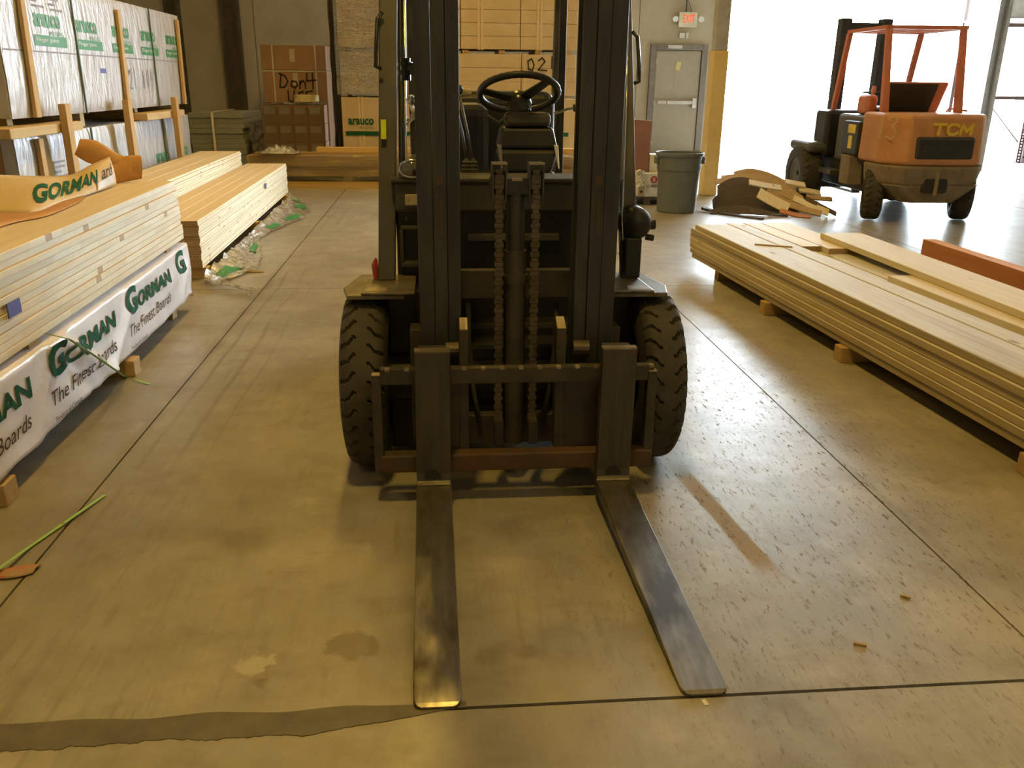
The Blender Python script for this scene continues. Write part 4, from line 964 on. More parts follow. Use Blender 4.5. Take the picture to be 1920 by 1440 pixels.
# ================================================================== BACK GROUP
# grey strapped boards on a pallet
def pallet(name, x0, x1, y0, y1, z1, matn, label, cat='pallet', n=5, group=None):
    s = thing(name, label, cat, ((x0+x1)/2, (y0+y1)/2, 0), group=group)
    for k in range(3):
        xx = x0+(x1-x0-.09)*k/2; MB().box(xx, xx+.09, y0, y1, 0, z1-.02).build('runner', matn, s)
    for k in range(n):
        yy = y0+(y1-y0-.1)*k/(n-1); MB().box(x0, x1, yy, yy+.1, z1-.02, z1).build('deck_board', matn, s)
    return s
pallet('pallet', -3.66, -2.84, 13.5, 14.9, .14, 'dunnage', 'wooden pallet under the strapped grey boards')
meG = MB().box(-.39, .39, -.7, .7, 0, .070).mesh('grey_board', 'greyboard')
for i in range(12):
    place('grey_board', meG, (-3.245+random.uniform(-.02, .02), 14.22+random.uniform(-.03, .01), .142+i*.0735), 0, f'grey-green flat board, layer {ORD[i]} up, strapped stack by the dark posts', 'board', 'strapped grey boards')
MB().box(-3.30, -3.27, 13.47, 13.485, .14, 1.03).box(-3.30, -3.27, 13.47, 14.95, 1.03, 1.036).build('strapping', 'strapwhite', label='pale strap around the stack of grey boards', cat='strap')
MB().grid(lambda u, v: (-2.76+.08*u+.04*fnoise(v*7, u*3), 13.55+.5*u, .30+.6*v+.04*fnoise(u*6, v*5, 3)), 16, 20).build('plastic_and_shade_sheet', 'darkfilm_shade', solid=.004, label='torn dark plastic hanging off the end of the grey boards', cat='plastic sheet')
# tall brown cartons
def tallbox(name, x0, x1, y0, y1, z0, z1, label):
    s = thing(name, label, 'carton', ((x0+x1)/2, (y0+y1)/2, z0)); MB().box(x0, x1, y0, y1, z0, z1).build('carton_body', 'card2', s, bev=.008); return s
s1 = tallbox('carton', -3.16, -2.0, 17.0, 18.1, .14, 1.655, 'large brown carton with black handwriting behind the small boxes')
s2 = tallbox('carton', -3.17, -2.0, 17.0, 18.1, 1.660, 2.085, 'brown carton on top of the handwritten one by the wall')
pallet('pallet', -3.16, -2.0, 17.0, 18.1, .138, 'dunnage', 'wooden pallet under the tall brown cartons')
for s, z0, z1 in ((s1, .14, 1.654), (s2, 1.661, 2.088)):
    for x in (-2.96, -2.19): MB().box(x-.012, x+.012, 16.988, 16.998, z0, z1).build('strap', 'strapwhite', s)
MB().box(-3.165, -1.995, 16.988, 16.998, 1.632, 1.654).build('strap', 'strapwhite', s1)
MB().box(-2.65, -2.56, 16.99, 16.999, 1.80, 2.02).build('paper_label', 'labelpaper', s2)
MB().box(-2.62, -2.53, 16.99, 16.999, 1.40, 1.61).build('paper_label', 'labelpaper', s1)
hw = lambda x0, z0: (lambda u, v: Vector((x0+u, 16.984, z0+v)))
strokes([[(0, .02), (.03, .24), (.0, .26), (.10, .22), (.15, .12), (.08, .02), (0, .02)], [(.30, .12), (.22, .13), (.20, .05), (.27, .01), (.32, .06), (.30, .12)], [(.36, .0), (.37, .13), (.37, .09), (.42, .14), (.46, .10), (.46, .0)], [(.50, .26), (.49, .14), (.66, .15)], [(.60, .27), (.60, .0)]], hw(-2.86, 1.34), .026, 'handwriting', 'ink', s1)
strokes([[(0, .2), (.0, .04), (.05, 0), (.10, .05), (.11, .2)], [(.28, .19), (.20, .17), (.18, .12), (.27, .09), (.26, .02), (.17, .01)], [(.44, .20), (.33, .18), (.34, .01), (.46, .02)], [(.34, .1), (.43, .11)]], hw(-2.72, 1.10), .026, 'handwriting', 'ink', s1)
# wrapped small boxes in front
pallet('pallet', -3.02, -1.96, 15.8, 16.8, .125, 'dunnage', 'wooden pallet under the wrapped small boxes')
for r in range(3):
    for c in range(4):
        x0 = -3.0+c*.258; z0 = .128+r*.316
        s = thing('small_carton', 'small brown box with pale label in the film-wrapped pallet stack', 'box', (x0+.127, 16.1, z0), group='small boxes wrapped on the pallet')
        MB().box(x0, x0+.253, 15.84, 16.7, z0, z0+.312).build('carton_body', 'card2', s, bev=.006)
        MB().box(x0+.03, x0+.21, 15.832, 15.841, z0+.17, z0+.28).build('paper_label', 'labelpaper', s)
MB().grid(lambda u, v: (-3.03+1.08*u+.01*fnoise(v*5, u*4), 15.80+.02*fnoise(u*6, v*6), .16+.94*v+.05*fnoise(u*5, 3)*v), 40, 24).build('stretch_film', 'filmgold', smooth=True, label='shiny stretch film around the pallet of small boxes', cat='plastic film')
MB().grid(lambda u, v: (-3.0+1.04*u, 15.84+.8*v, 1.085+.05*abs(fnoise(u*5, v*5))+.03*abs(fnoise(u*13, v*11))), 40, 20).build('stretch_film', 'filmwhite', smooth=True, label='crumpled film heaped over the top of the small boxes', cat='plastic film')
MB().lathe([(.10, 1.13), (.21, 1.13), (.215, 1.14), (.215, 1.235), (.21, 1.245), (.10, 1.245)], (-2.27, 16.1, 0), 'z', 32, closed=True).build('strapping_roll', 'tape', smooth=False, label='yellowish roll of strapping lying on the wrapped small boxes', cat='roll')
# dark sheet added to stand for the shade in the gap beside the carton wall
MB().grid(lambda u, v: (-1.90+.28*u+.015*fnoise(u*4, v*8), 16.9-.25*u+.05*fnoise(u*6, v*6), 3.3*v), 20, 60).build('plastic_and_shade_sheet', 'darkfilm_shade', smooth=True, solid=.004, label='tall dark sheet added as gap shade beside the cardboard pack wall', cat='plastic sheet')
# cardboard packs, three tiers
rows = [(.13, 1.235, 'bottom tier cardboard pack with green print of the pack wall', 'bottom tier of the pack wall', (-1.56, -.60, .38, 1.37, 2.36)),
        (1.285, 1.930, 'middle tier ribbed cardboard pack of the pack wall', 'middle tier of the pack wall', (-1.55, -.58, .28, 1.42, 2.34)),
        (2.00, 2.80, 'upper tier banded cardboard pack of the pack wall', 'upper tier of the pack wall', (-1.56, -.55, .42, 1.40, 2.35)),
        (2.88, 3.6, 'topmost tier cardboard pack of the pack wall', 'topmost tier of the pack wall', (-1.56, -.55, .42, 1.40, 2.35))]
for ti, (z0, z1, lab, grp, xs) in enumerate(rows):
    for k in range(4):
        xa, xb = xs[k]+.006, xs[k+1]-.006
        yj = random.uniform(-.03, .03)
        s = thing('cardboard_pack', lab+(', end beside the dark sheet', ', second from the dark sheet', ', third from the dark sheet', ', end toward the exit door')[k], 'carton', ((xa+xb)/2, 15.6, z0), group=grp)
        nz = {0: 2, 1: 3, 2: 4, 3: 3}[ti]
        b = MB()
        for q in range(nz):
            za = z0+(z1-z0)*q/nz; zb = z0+(z1-z0)*(q+1)/nz
            MB().box(xa, xb, 15.0+yj, 16.2, za+.001, zb-.003).build('carton_layer', 'card', s, bev=.006)
        for fx_ in ((.30, .36) if ti in (0, 2) else (.06,)):
            x = xa+(xb-xa)*fx_; MB().box(x-.022, x+.022, 14.985+yj, 15.0+yj, z0-.01, z1+.005).build('edge_strip', 'cardstrip', s, bev=.003)
        if ti == 0:
            wf = lambda u0, v0: (lambda u, v: Vector((u0+u, 14.981+yj, v0+v)))
            write('arauco', wf(xa+.10, .80), 'lettering', 'darkgreen', s, w=.42, h=.10, bold=.03)
            write('MOULDING', wf(xa+.28, .735), 'lettering', 'darkgreen', s, w=.24, h=.035)
            MB().box(xa+.05, xb-.12, 14.980+yj, 14.984+yj, .63, .695).build('print_band', 'darkgreen', s)
        if ti == 1 and k == 3:
            strokes([[(.08, .2), (.0, .16), (.02, .02), (.1, .0), (.13, .1), (.08, .2)], [(.22, .17), (.3, .22), (.36, .16), (.22, .01), (.4, .0)], [(.5, .24), (.5, .04)]], lambda u, v: Vector((xa+.10+u*.80, 14.975+yj, 1.68+v*.9)), .026, 'handwriting', 'ink', s)
    if ti:
        zt0 = rows[ti-1][1]
        for k, x in enumerate((-1.5, -.9, -.2, .5, 1.1, 1.7, 2.2)):
            MB().box(x-.05, x+.05, 15.04, 16.15, zt0+.006, z0-.012).build('spacer_block', 'dunnage', label=f'wooden spacer bar carrying the {(0, "middle", "upper", "topmost")[ti]} tier of the pack wall', cat='wood bar', group=f'spacers under tier {ti+1} of the pack wall')
for x in (-1.4, -.4, .6, 1.4, 2.2): MB().box(x-.06, x+.06, 15.02, 16.15, 0, .129).build('dunnage_block', 'dunnage', label='timber block under the cardboard pack wall', cat='timber block', group='dunnage under the pack wall')
MB().grid(lambda u, v: (-1.60+1.30*u, 14.915+.02*fnoise(u*9, v*12)+.018*fnoise(u*5, v*44)+.010*fnoise(u*22, v*60), 1.27+2.1*v), 70, 160).build('stretch_film', 'filmgold', smooth=True, label='glinting stretch film over the pack wall end beside the dark sheet', cat='plastic film')
# long wrapped lumber on the floor in front of the wall
for x in (-2.5, -1.3, 0, 1.3, 2.2): MB().box(x-.06, x+.06, 12.95, 13.75, .10, .168).build('dunnage_block', 'dunnage', label='crossbar inside the base of the long wrapped lumber', cat='timber block', group='crossbars under the long lumber')
meL = MB().box(-2.55, 2.55, -.07, .07, 0, .098).mesh('base_board', 'firx')
for y in (12.97, 13.35, 13.70): place('base_board', meL, (-.15, y, 0.0), 0, 'stained long base board under the film-wrapped lumber', 'board', 'base boards of the long lumber')
meL2 = MB().box(-2.5, 2.5, -.095, .095, 0, .072).mesh('long_board', 'firx')
for i in range(4):
    for c in range(4):
        place('long_board', meL2, (-.18+random.uniform(-.05, .05), 13.0+c*.195+(.03 if i < 2 else -.02), .170+i*.0735), 0, 'long golden board under clear film in front of the pack wall', 'board', 'long boards under the film')
meL3 = MB().box(-2.05, 2.05, -.12, .12, 0, .07).mesh('top_board', 'firx')
place('top_board', meL3, (.25, 13.55, .466), 0, 'single wide board lying on top of the long lumber', 'board')
def ffw(u, v):
    x = -2.68+5.15*u; s = v
    if s < .55: return (x, 12.865+.02*fnoise(x*3, s*6), .12+.35*s/.55+.015*fnoise(x*2, s*4))
    t = (s-.55)/.45; return (x, 12.87+.55*t, .475+.012*abs(fnoise(x*5, t*5))+(.0 if t < .9 else .0))
MB().grid(ffw, 90, 20).build('stretch_film', 'filmgold', smooth=True, label='clear amber film draped over the long golden lumber', cat='plastic film')
MB().grid(lambda u, v: (-2.55+.55*u, 12.80+.45*v, .495+.10*math.sin(math.pi*u)*math.sin(math.pi*v)*(.6+.9*abs(fnoise(u*7, v*7)))+.03*abs(fnoise(u*15, v*15))), 40, 30).build('crumpled_film', 'filmwhite', smooth=True, label='crumpled ball of white film at the end of the long lumber', cat='plastic film')

# ================================================================== RIGHT LUMBER
R0 = (2.175, 7.18); RA = R(3.03); TL = .0405; WL = .287
meR = board_mesh('plank', WL-.002, 4.88, TL-.0012, 'fir', 'firtop', ch=.004)
meRh = board_mesh('plank', .141, 4.88, TL-.0012, 'fir', 'firtop', ch=.004)
labR = 'thick rough plank, layer %s up, %s column, stack near the orange forklift'
for i in range(7):
    for c in range(3):
        if i == 6 and c > 0: continue
        jx = (.0, -.008, -.004, .004, .006, -.004, .008)[i]+.006*c; jy = (-.02, .01, .03, .06, .075, .04, -.03)[i]+random.uniform(-.006, .006)
        if c: jy = random.uniform(-.03, .04)
        p = rotp(R0, RA, WL*(c+.5)+jx, -2.44+jy, .090+i*TL)
        place('plank', meR, p, RA, labR % (ORD[i], COLN[c]), 'plank', 'planks of the low stack')
zt = .090+6*TL
p = rotp(R0, RA, .303+.071, -2.44+.02, zt); place('plank', meRh, p, RA, 'narrow plank on the top layer of the low plank stack', 'plank')
meS1 = board_mesh('plank_offcut', .150, 1.12, TL-.0012, 'firbright'); meS2 = board_mesh('plank_offcut', .255, 1.22, TL-.0012, 'firbright')
place('plank_offcut', meS1, rotp(R0, RA, .303+.150+.077, -.545, zt), RA, 'short narrow offcut on the far end of the plank stack', 'offcut')
place('plank_offcut', meS2, rotp(R0, RA, .612+.13, -.60, zt), RA, 'short wide offcut on the far end of the plank stack', 'offcut')
p = rotp(R0, RA, .80, -3.5, zt); place('plank', board_mesh('plank', .285, 2.75, TL-.001, 'firbright'), (3.04, 3.72, zt), R(3.03), 'stamped plank under the overhanging pale plank', 'plank')
zt2 = zt+TL
place('plank', board_mesh('plank', .325, 4.3, .040, 'firbright'), (3.150, 4.30, zt2), R(.3), 'wide pale plank lying on top, overhanging the stack side', 'plank')
stp = rotp(R0, RA, 0, 0, 0)
for (y, ln_) in ((-1.60, .035), (-2.66, .035), (-4.2, .03), (-.5, -.05)):
    q = rotp(R0, RA, -ln_, y, 0)
    MB().box(q.x, q.x+.95, q.y-.045, q.y+.045, 0, .0885).build('dunnage_block', 'dunnage', bev=.004, label='short timber block on the floor under the low plank stack', cat='timber block', group='dunnage under the plank stack')
a = pz(1415, 458, zt+TL+.004); c = pz(1486, 463, zt+TL+.004)
MB().tube([a, c], .006, 6).build('wood_sliver', 'dunnage', label='thin wood sliver lying across the plank stack top', cat='stick')
bm_ = thing('reddish_beam', 'reddish brown laminated beam on the floor behind the plank stack', 'beam', (4.06, 4.6, 0))
MB().box(4.0, 4.11, 2.5, 6.75, 0, .305).build('beam_body', 'beam', bm_, bev=.004)
MB().box(4.0, 4.11, 2.5, 6.75, .305, .309).build('beam_top', 'beamtop', bm_)

# ================================================================== BIN, CARTONS, SCRAP by the column
cn = thing('trash_can', 'round grey plastic trash can standing beside the yellow column', 'trash can', (2.95, 10.52, 0))
prof = [(.001, .012), (.222, .012), (.228, 0), (.236, .02), (.252, .50), (.262, .505), (.266, .52), (.272, .675), (.290, .68), (.292, .715), (.283, .718), (.268, .712), (.258, .52), (.228, .03), (.001, .03)]
MB().lathe(prof, (2.95, 10.52, 0), 'z', 40).build('can_body', 'can', cn, smooth=False)
for sg in (-1, 1):
    x = 2.95+sg*.285; MB().box(x-.02, x+.02, 10.46, 10.58, .58, .665).build('handle', 'can', cn, bev=.012)
pallet('pallet', 2.46, 2.98, 11.1, 11.7, .10, 'darkpost', 'dark low pallet under the cartons behind the trash can')
mc = thing('maroon_carton', 'tall narrow maroon carton leaning upright on the dark pallet', 'carton', (2.66, 11.3, .10))
MB().hexa([(2.50, 11.28, .103), (2.755, 11.28, .103), (2.755, 11.38, .103), (2.50, 11.38, .103)], [(2.535, 11.36, .94), (2.785, 11.36, .93), (2.785, 11.46, .93), (2.535, 11.46, .94)]).build('carton_body', 'maroon', mc, bev=.004)
MB().hexa([(2.535, 11.357, .93), (2.785, 11.357, .92), (2.785, 11.367, .92), (2.535, 11.367, .93)], [(2.525, 11.375, 1.06), (2.79, 11.375, 1.04), (2.79, 11.385, 1.04), (2.525, 11.385, 1.06)]).build('open_flap', 'maroon', mc)
MB().tube([(2.525, 11.378, 1.058), (2.79, 11.378, 1.042)], .005, 6).build('pale_edge', 'whitecard', mc)
wc = thing('logo_carton', 'small tan and white carton with a red round emblem', 'carton', (2.78, 11.15, .10))
MB().box(2.60, 2.96, 11.12, 11.27, .103, .40).build('carton_body', 'whitecard', wc, bev=.004)
MB().box(2.60, 2.685, 11.114, 11.121, .105, .398).build('tan_panel', 'tan', wc)
MB().lathe([(.001, 11.110), (.045, 11.110), (.045, 11.119)], (2.80, 0, .325), 'y', 24).build('round_emblem', 'redprint', wc)
MB().box(2.788, 2.796, 11.106, 11.111, .30, .35).box(2.804, 2.812, 11.106, 11.111, .30, .35).build('emblem_mark', 'whitecard', wc)
write('LUMBER', lambda u, v: Vector((2.71+u, 11.116, .225+v)), 'lettering', 'inkgrey', wc, w=.19, h=.035, bold=.02)
MB().lathe([(.001, 11.108), (.018, 11.108), (.018, 11.114)], (2.642, 0, .17), 'y', 16).build('small_emblem', 'brownprint', wc)
MB().box(2.78, 2.99, 11.34, 11.60, .103, .62).build('white_carton', 'whitecard', bev=.005, label='plain white carton standing behind the emblem carton', cat='carton')
MB().grid(lambda u, v: (2.50+.16*u+.03*fnoise(u*4, v*4), 11.06-.04*math.sin(3*u)+.03*fnoise(u*5, v*5, 2), .25+.20*v+.05*fnoise(u*5, v*3, 4)), 14, 14).build('crumpled_paper', 'whitecard', solid=.003, label='crumpled pale paper leaning against the maroon carton foot', cat='paper')

# scrap boards heaped at the foot of the column
def plank(pts, wv, th, matn, label):
    P = [py(p[0], p[1], p[2]-.30) for p in pts]; wv = Vector(wv); nu = 14
    def ev(u):
        k = u*(len(P)-1); i = min(int(k), len(P)-2); f = k-i
        a, b_, c, d = P[max(i-1, 0)], P[i], P[i+1], P[min(i+2, len(P)-1)]
        return .5*((2*b_)+(c-a)*f+(2*a-5*b_+4*c-d)*f*f+(-a+3*b_-3*c+d)*f**3)
    b = MB(); vs = []
    for i in range(nu+1):
        c = ev(i/nu); t = (ev(min(1, i/nu+.02))-ev(max(0, i/nu-.02))).normalized(); n = t.cross(wv).normalized()
        if n.z < 0: n = -n
        vs += [c-wv/2, c+wv/2, c+wv/2+n*th, c-wv/2+n*th]
    zmin = min(v.z for v in vs)
    if zmin < .003:
        vs = [Vector((v.x, v.y, max(v.z, .003+k % 4//2*th*.6))) for k, v in enumerate(vs)]
    fs = []
    for i in range(nu):
        a = i*4; c = a+4
        for k in range(4): fs.append((a+k, a+(k+1) % 4, c+(k+1) % 4, c+k))
    fs += [(3, 2, 1, 0), (nu*4, nu*4+1, nu*4+2, nu*4+3)]
    b.add(vs, fs)
    return b.build('scrap_board', matn, label=label, cat='scrap board', group='scrap boards heaped by the column')
sb = 'thin scrap board in the tangled heap by the yellow column'
dk = 'dark bent scrap sheet in the heap by the yellow column'
plank([(1316, 392, 10.85), (1350, 402, 10.6), (1390, 412, 10.35), (1430, 420, 10.15)], (.05, .08, .0), .03, 'scrapdark', dk)
plank([(1330, 404, 10.62), (1360, 396, 10.62), (1400, 396, 10.58), (1440, 405, 10.5), (1475, 414, 10.4)], (.02, .10, .10), .012, 'scrapdark', dk)
plank([(1336, 392, 10.95), (1358, 372, 10.95), (1390, 362, 10.92), (1425, 370, 10.85), (1462, 390, 10.72), (1492, 408, 10.58)], (.03, .16, .20), .012, 'scrapdark', dk)
plank([(1338, 397, 10.80), (1365, 386, 10.80), (1400, 381, 10.78), (1440, 388, 10.72), (1482, 405, 10.62)], (.02, .08, .12), .012, 'scrapdark', dk)
plank([(1345, 360, 11.2), (1372, 346, 11.2), (1405, 346, 11.18), (1440, 366, 11.1), (1470, 390, 10.95)], (.03, .14, .13), .012, 'scrapdark', dk)
plank([(1341, 342, 11.45), (1370, 338, 11.45), (1400, 343, 11.42), (1428, 352, 11.38)], (.03, .12, .05), .014, 'scrapwood', sb)
plank([(1352, 336, 11.65), (1395, 333, 11.66), (1435, 346, 11.6), (1478, 372, 11.42)], (.03, .12, .06), .014, 'scrapwood', sb)
plank([(1376, 329, 11.85), (1405, 323, 11.86), (1440, 330, 11.82), (1470, 344, 11.7), (1492, 356, 11.58)], (.02, .10, .07), .016, 'scrapwood', sb)
plank([(1398, 336, 11.52), (1430, 338, 11.5), (1464, 354, 11.4), (1496, 378, 11.2)], (.05, .12, .12), .016, 'scrapwood', sb)
plank([(1404, 343, 11.0), (1432, 349, 11.0), (1464, 354, 11.0)], (.03, .12, .05), .02, 'firbright', sb)
plank([(1422, 362, 10.72), (1446, 376, 10.62), (1478, 392, 10.5)], (.08, .10, .10), .014, 'firbright', sb)
plank([(1436, 362, 10.86), (1466, 380, 10.75), (1500, 396, 10.6)], (.06, .08, .11), .014, 'scrapwood', sb)
plank([(1452, 352, 11.28), (1480, 364, 11.15), (1505, 380, 10.95)], (.06, .10, .12), .016, 'scrapwood', sb)
plank([(1472, 342, 11.45), (1492, 346, 11.42), (1509, 349, 11.38)], (.04, .16, .04), .022, 'firbright', sb)
plank([(1498, 357, 11.3), (1518, 360, 11.26), (1538, 364, 11.22)], (.04, .14, .04), .02, 'firbright', sb)
plank([(1512, 370, 11.05), (1535, 373, 11.02), (1560, 375, 10.98)], (.04, .12, .03), .018, 'scrapwood', sb)
plank([(1488, 372, 10.92), (1520, 386, 10.7), (1554, 400, 10.42)], (.05, .07, .06), .014, 'firbright', sb)
plank([(1478, 384, 10.66), (1510, 394, 10.5), (1540, 402, 10.36)], (.05, .08, .05), .014, 'scrapwood', sb)
plank([(1510, 372, 10.84), (1540, 388, 10.6), (1568, 402, 10.36)], (.03, .06, .04), .014, 'scrapdark', dk)
plank([(1462, 396, 10.44), (1492, 404, 10.34), (1520, 409, 10.26)], (.04, .08, .03), .014, 'beam', sb)
plank([(1380, 350, 11.34), (1410, 352, 11.32), (1446, 372, 11.22), (1480, 394, 11.05)], (.04, .08, .12), .014, 'scrapwood', sb)

# ================================================================== ORANGE FORKLIFT (seen from behind)
T = thing('forklift', 'orange forklift seen from behind with yellow lettering on its counterweight', 'forklift', (5.63, 9.84, 0), R(-2.0), org=(0, 0, 0))
# counterweight: lower dirty casting and upper orange shell, plan rounded
def cw(z0, z1, wb, wt, yb, yt, cham, front, matn, name, bev=.05):
    def ring(z, hw, yr): return [(-hw, front, z), (-hw, yr+cham, z), (-hw+cham*.75, yr, z), (hw-cham*.75, yr, z), (hw, yr+cham, z), (hw, front, z)]
    a = ring(z0, wb, yb); c = ring(z1, wt, yt); n = 6
    return MB().add(a+c, [tuple(range(n-1, -1, -1)), tuple(range(n, 2*n))]+[(i, (i+1) % n, (i+1) % n+n, i+n) for i in range(n)]).build(name, matn, T, bev=bev, seg=3, angle=25)
cwu = cw(.66, 1.215, .61, .60, -.50, -.46, .26, .35, 'orange', 'counterweight_shell')
cw(.44, .66, .58, .61, -.46, -.50, .24, .16, 'dirtpaint', 'counterweight_base', .03)
cw(.24, .45, .32, .56, -.40, -.46, .12, .10, 'dirtpaint', 'counterweight_foot', .03)
MB().box(-.33, .33, -.515, -.44, .735, .975).build('rear_grille', 'grill', T, bev=.03, seg=3)
for k in range(5): MB().box(-.29, .29, -.522, -.512, .765+k*.042, .778+k*.042).build('grille_bar', 'bodyblack', T)
MB().box(-.18, .13, -.475, -.40, .36, .57).build('tow_pin_recess', 'bodyblack', T, bev=.04, seg=3)
MB().cyl((-.02, -.48, .34), (-.02, -.48, .60), .022, 12).build('tow_pin', 'dirtpaint', T)
for lt in ([[(0, .105), (.14, .105)], [(.075, .105), (.055, 0)]], [[(.285, .088), (.255, .105), (.195, .105), (.165, .075), (.160, .03), (.185, 0), (.245, 0), (.275, .022)]], [[(.305, 0), (.325, .105)], [(.325, .105), (.375, .03)], [(.375, .03), (.44, .105)], [(.44, .105), (.425, 0)]]):
    strokes(lt, lambda u, v: Vector((-.17+u, -.512+.072*(.33+v)*.20, 1.005+v)), .030, 'letter', 'logo', T)
strokes([[(.03, .26), (.0, .02)], [(.12, .22), (.2, .27), (.26, .21), (.19, .15), (.27, .08), (.2, 0), (.10, .04)]], lambda u, v: Vector((-.640+u*.42, -.222-u*.62-.003, .93+v)), .018, 'chalk_number', 'chalk', T)
# wheels, rear ones steered
def tcm_wheel(cx, cy, r, w, steer, n=120):
    b = tyre_mb(-w/2, w/2, 0, 0, r, r*.55, 24, n, .016)
    ca, sa = math.cos(R(steer)), math.sin(R(steer))
    f = lambda p: (cx+p.x*ca-p.y*sa, cy+p.x*sa+p.y*ca, r+.002+p.z)
    wv = b.xf(f).build('tyre', 'rubberblack', T)
    MB().lathe([(.03, -w/2+.05), (r*.4, -w/2+.04), (r*.55, -w/2+.01), (r*.56, w/2-.01), (r*.4, w/2-.04), (.03, w/2-.05)], (0, 0, 0), 'x', 24).xf(f).build('rim', 'bodydark', wv)
tcm_wheel(-.50, .02, .30, .20, -22); tcm_wheel(.58, .02, .30, .20, -22)
tcm_wheel(-.70, 1.72, .37, .26, 0); tcm_wheel(.64, 1.72, .37, .26, 0)
MB().cyl((-.5, .02, .30), (.56, .02, .30), .07, 12).build('steer_axle', 'bodyblack', T)
MB().box(-.50, .50, .1, 1.9, .28, .62).build('chassis', 'bodyblack', T, bev=.03)
MB().box(-.56, .56, .30, 1.15, .60, 1.17).build('engine_hood', 'bodydark', T, bev=.05, seg=3)
# side panel with labels and step
sp = MB().box(-.64, -.50, .32, .78, .70, 1.10).build('side_panel', 'bodyblack', T, bev=.03)
MB().box(-.647, -.639, .40, .60, .96, 1.06).box(-.647, -.639, .46, .56, .78, .93).build('caution_label', 'logo', sp)
MB().hexa([(-.66, .40, .36), (-.50, .36, .36), (-.50, .62, .36), (-.66, .66, .36)], [(-.66, .42, .70), (-.50, .40, .70), (-.50, .66, .70), (-.66, .68, .70)]).build('mud_flap', 'dirtpaint', T, bev=.01)
MB().box(-.80, -.50, 1.35, 2.12, .66, .80).build('front_fender', 'bodydark', T, bev=.06, seg=3)
MB().box(.46, .76, 1.35, 2.12, .66, .80).build('front_fender', 'bodydark', T, bev=.06, seg=3)
MB().box(-.62, .55, 1.35, 1.75, .62, 1.20).build('front_cowl', 'bodyblack', T, bev=.05)
MB().box(-.66, -.50, .95, 1.35, .42, .48).build('step', 'bodydark', T, bev=.01)
# seat
MB().hexa([(-.34, .40, 1.20), (.32, .40, 1.20), (.32, .55, 1.20), (-.34, .55, 1.20)], [(-.40, .28, 1.55), (.36, .28, 1.55), (.36, .38, 1.55), (-.40, .38, 1.55)]).build('seat_back', 'orangered', T, bev=.03, seg=3)
MB().hexa([(-.36, .385, 1.21), (.20, .385, 1.21), (.20, .40, 1.21), (-.36, .40, 1.21)], [(-.40, .265, 1.53), (.22, .265, 1.53), (.22, .28, 1.53), (-.40, .28, 1.53)]).build('seat_pad', 'vinyl', T, bev=.004)
MB().box(-.34, .32, .5, 1.0, 1.17, 1.27).build('seat_cushion', 'vinyl', T, bev=.04)
MB().box(-.50, -.36, .50, .80, 1.17, 1.40).build('arm_console', 'orangered', T, bev=.05, seg=3)
MB().tube([(.36, .3, 1.2), (.40, .28, 1.26), (.52, .25, 1.24), (.60, .25, 1.235)], .012, 8).build('seat_lever', 'orangered', T)
# guard posts and roof bars
for (xb, xt) in ((.44, .44), (-.44, -.44)):
    MB().hexa([(xb-.04, .12, 1.20), (xb+.04, .12, 1.20), (xb+.04, .20, 1.20), (xb-.04, .20, 1.20)], [(xt-.03, .30, 2.12), (xt+.03, .30, 2.12), (xt+.03, .37, 2.12), (xt-.03, .37, 2.12)]).build('guard_post', 'orangered', T, bev=.006)
for xb in (-.46, .46):
    MB().hexa([(xb-.03, 1.55, 1.15), (xb+.03, 1.55, 1.15), (xb+.03, 1.62, 1.15), (xb-.03, 1.62, 1.15)], [(xb-.03, 1.32, 2.12), (xb+.03, 1.32, 2.12), (xb+.03, 1.39, 2.12), (xb-.03, 1.39, 2.12)]).build('guard_post', 'orangered', T, bev=.006)
MB().box(-.48, -.42, .30, 1.39, 2.12, 2.16).box(.42, .48, .30, 1.39, 2.12, 2.16).box(-.42, .42, .30, .35, 2.12, 2.16).box(-.42, .42, 1.34, 1.39, 2.12, 2.16).build('guard_frame', 'orangered', T)
for k in range(6): MB().box(-.40+k*.155, -.38+k*.155, .35, 1.34, 2.125, 2.15).build('guard_bar', 'orangered', T)
for x0 in (-.26, .30):
    MB().box(x0, x0+.10, 2.12, 2.28, .15, 2.35).box(x0+.10, x0+.15, 2.15, 2.25, .15, 2.35).build('mast_rail', 'mast', T, bev=.005)
MB().box(-.11, .30, 2.15, 2.25, 2.2, 2.3).build('mast_cross_member', 'mast', T)
MB().box(-.11, .30, 2.15, 2.25, .4, .5).build('mast_cross_member', 'mast', T)
for x0 in (-.30, .28): MB().box(x0, x0+.12, 2.36, 3.45, .03, .07).box(x0, x0+.12, 2.32, 2.36, .03, .6).build('fork', 'fork', T)
MB().box(-.50, .54, 2.29, 2.33, .12, .2).box(-.50, .54, 2.29, 2.33, .5, .58).build('carriage', 'carriage', T)
tw = MB().lathe([(.15, -.012), (.165, 0), (.15, .012)], (-.05, 1.30, 1.42), 'z', 28).build('steering_wheel', 'bodyblack', T)
MB().cyl((-.05, 1.30, 1.42), (-.05, 1.50, 1.15), .03, 10).box(-.19, .09, 1.29, 1.31, 1.41, 1.43).build('steering_column', 'bodyblack', T)
MB().lathe([(.02, 0), (.03, .05), (.02, .1)], (-.48, .42, 1.40), 'z', 10).build('beacon_stub', 'orangered', T)

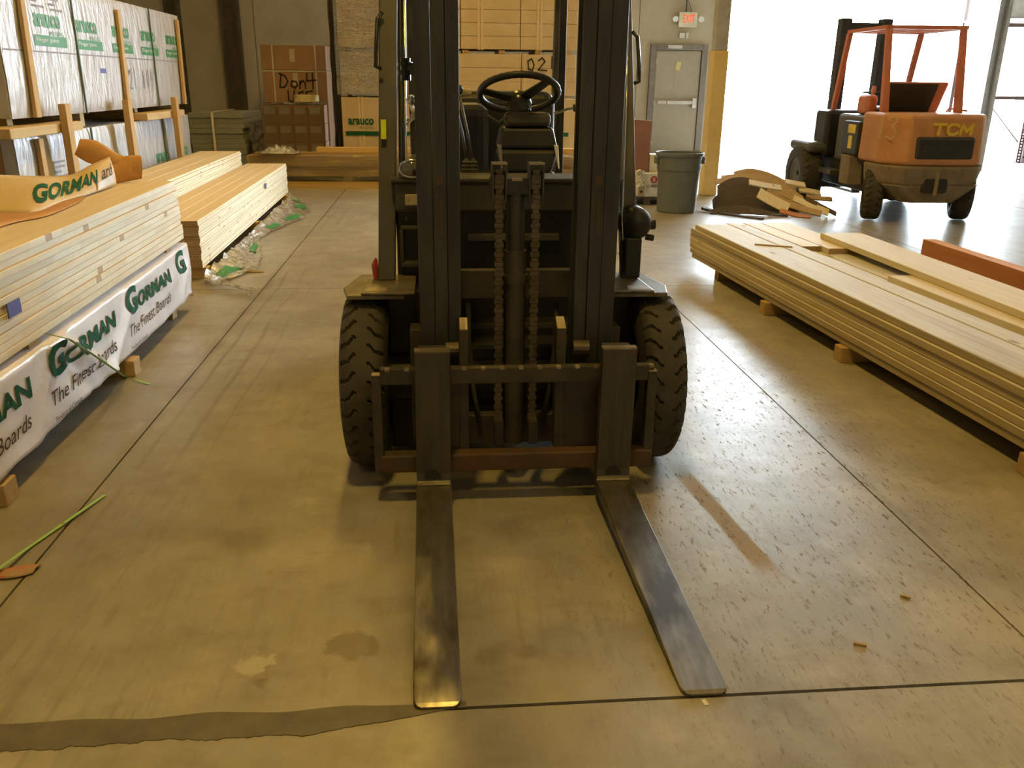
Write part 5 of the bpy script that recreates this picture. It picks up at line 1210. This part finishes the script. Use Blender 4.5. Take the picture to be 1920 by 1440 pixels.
# ================================================================== RACK, POSTS OUTSIDE
rk = thing('pallet_rack', 'tall perforated brown steel rack frame standing inside the doorway side', 'rack', (11.78, 17.6, 0))
def perf_post(x, name='upright_post'):
    b = MB().box(x-.045, x-.018, 17.58, 17.60, 0, 4.4).box(x+.018, x+.045, 17.58, 17.60, 0, 4.4)
    z = 0
    while z < 4.4:
        b.box(x-.018, x+.018, 17.58, 17.60, z, min(4.4, z+.028)); z += .06
    b.box(x-.05, x-.045, 17.58, 17.65, 0, 4.4).box(x+.045, x+.05, 17.58, 17.65, 0, 4.4)
    return b.build(name, 'rackdark', rk)
perf_post(11.36); perf_post(12.22)
MB().box(11.31, 11.41, 17.54, 17.66, 0, .012).box(12.17, 12.27, 17.54, 17.66, 0, .012).build('foot_plate', 'rackdark', rk)
for z in (1.26, 2.64): MB().box(11.41, 12.17, 17.585, 17.625, z, z+.07).build('horizontal_brace', 'rackdark', rk, bev=.004)
MB().tube([(11.42, 17.61, 1.12), (12.15, 17.61, .42)], .012, 6).build('diagonal_brace', 'rackdark', rk)
MB().tube([(11.42, 17.61, 2.6), (12.15, 17.61, 1.4)], .0, 6).build('cross_tie', 'rackdark', rk) if False else None
for x in (11.36, 12.22): MB().box(x-.04, x+.04, 18.98, 19.06, 0, 4.4).build('upright_post', 'rackdark', rk)
for x in (11.36, 12.22): MB().box(x-.02, x+.02, 17.65, 18.98, 2.72, 2.80).build('shelf_beam', 'rackdark', rk)
MB().box(11.30, 12.28, 17.58, 19.06, 2.80, 2.83).build('shelf_deck', 'colgrey', rk)
MB().box(11.50, 12.25, 17.7, 18.8, 2.833, 3.5).build('grey_carton', 'whitecard', bev=.01, label='pale grey carton on the high deck of the rack', cat='carton')
meP = MB().box(-.5, .5, -.5, .5, 0, .10).mesh('stacked_pallet', 'rackdark')
for k in range(11): place('stacked_pallet', meP, (12.80+random.uniform(-.02, .02), 17.3+random.uniform(-.02, .02), .001+k*.13), 0, 'brown flat crate lid in the pile beside the rack', 'crate lid', 'crate lids beside the rack') if False else None
ps_ = [(12.30, 13.30, 16.9, 17.9)]
for k in range(10):
    s = thing('pallet', 'dark brown pallet in the pile standing beside the rack', 'pallet', (12.8, 17.4, k*.131), group='pallets piled beside the rack')
    for q in range(3): MB().box(12.30+q*.45, 12.40+q*.45, 16.9, 17.9, k*.131+.001, k*.131+.10).build('runner', 'rackdark', s)
    for q in range(5): MB().box(12.30, 13.30, 16.9+q*.225, 17.0+q*.225, k*.131+.10, k*.131+.13).build('deck_board', 'rackdark', s)
for (x, z1, w_) in ((11.02, 1.12, .07), (11.2, .98, .03), (11.36, 1.14, .10)):
    MB().box(x-w_/2, x+w_/2, 25.95, 26.05, -.02, z1).build('fence_post', 'darkpost', bev=.006, label='short dark post standing on the bright yard outside', cat='post', group='posts in the yard')
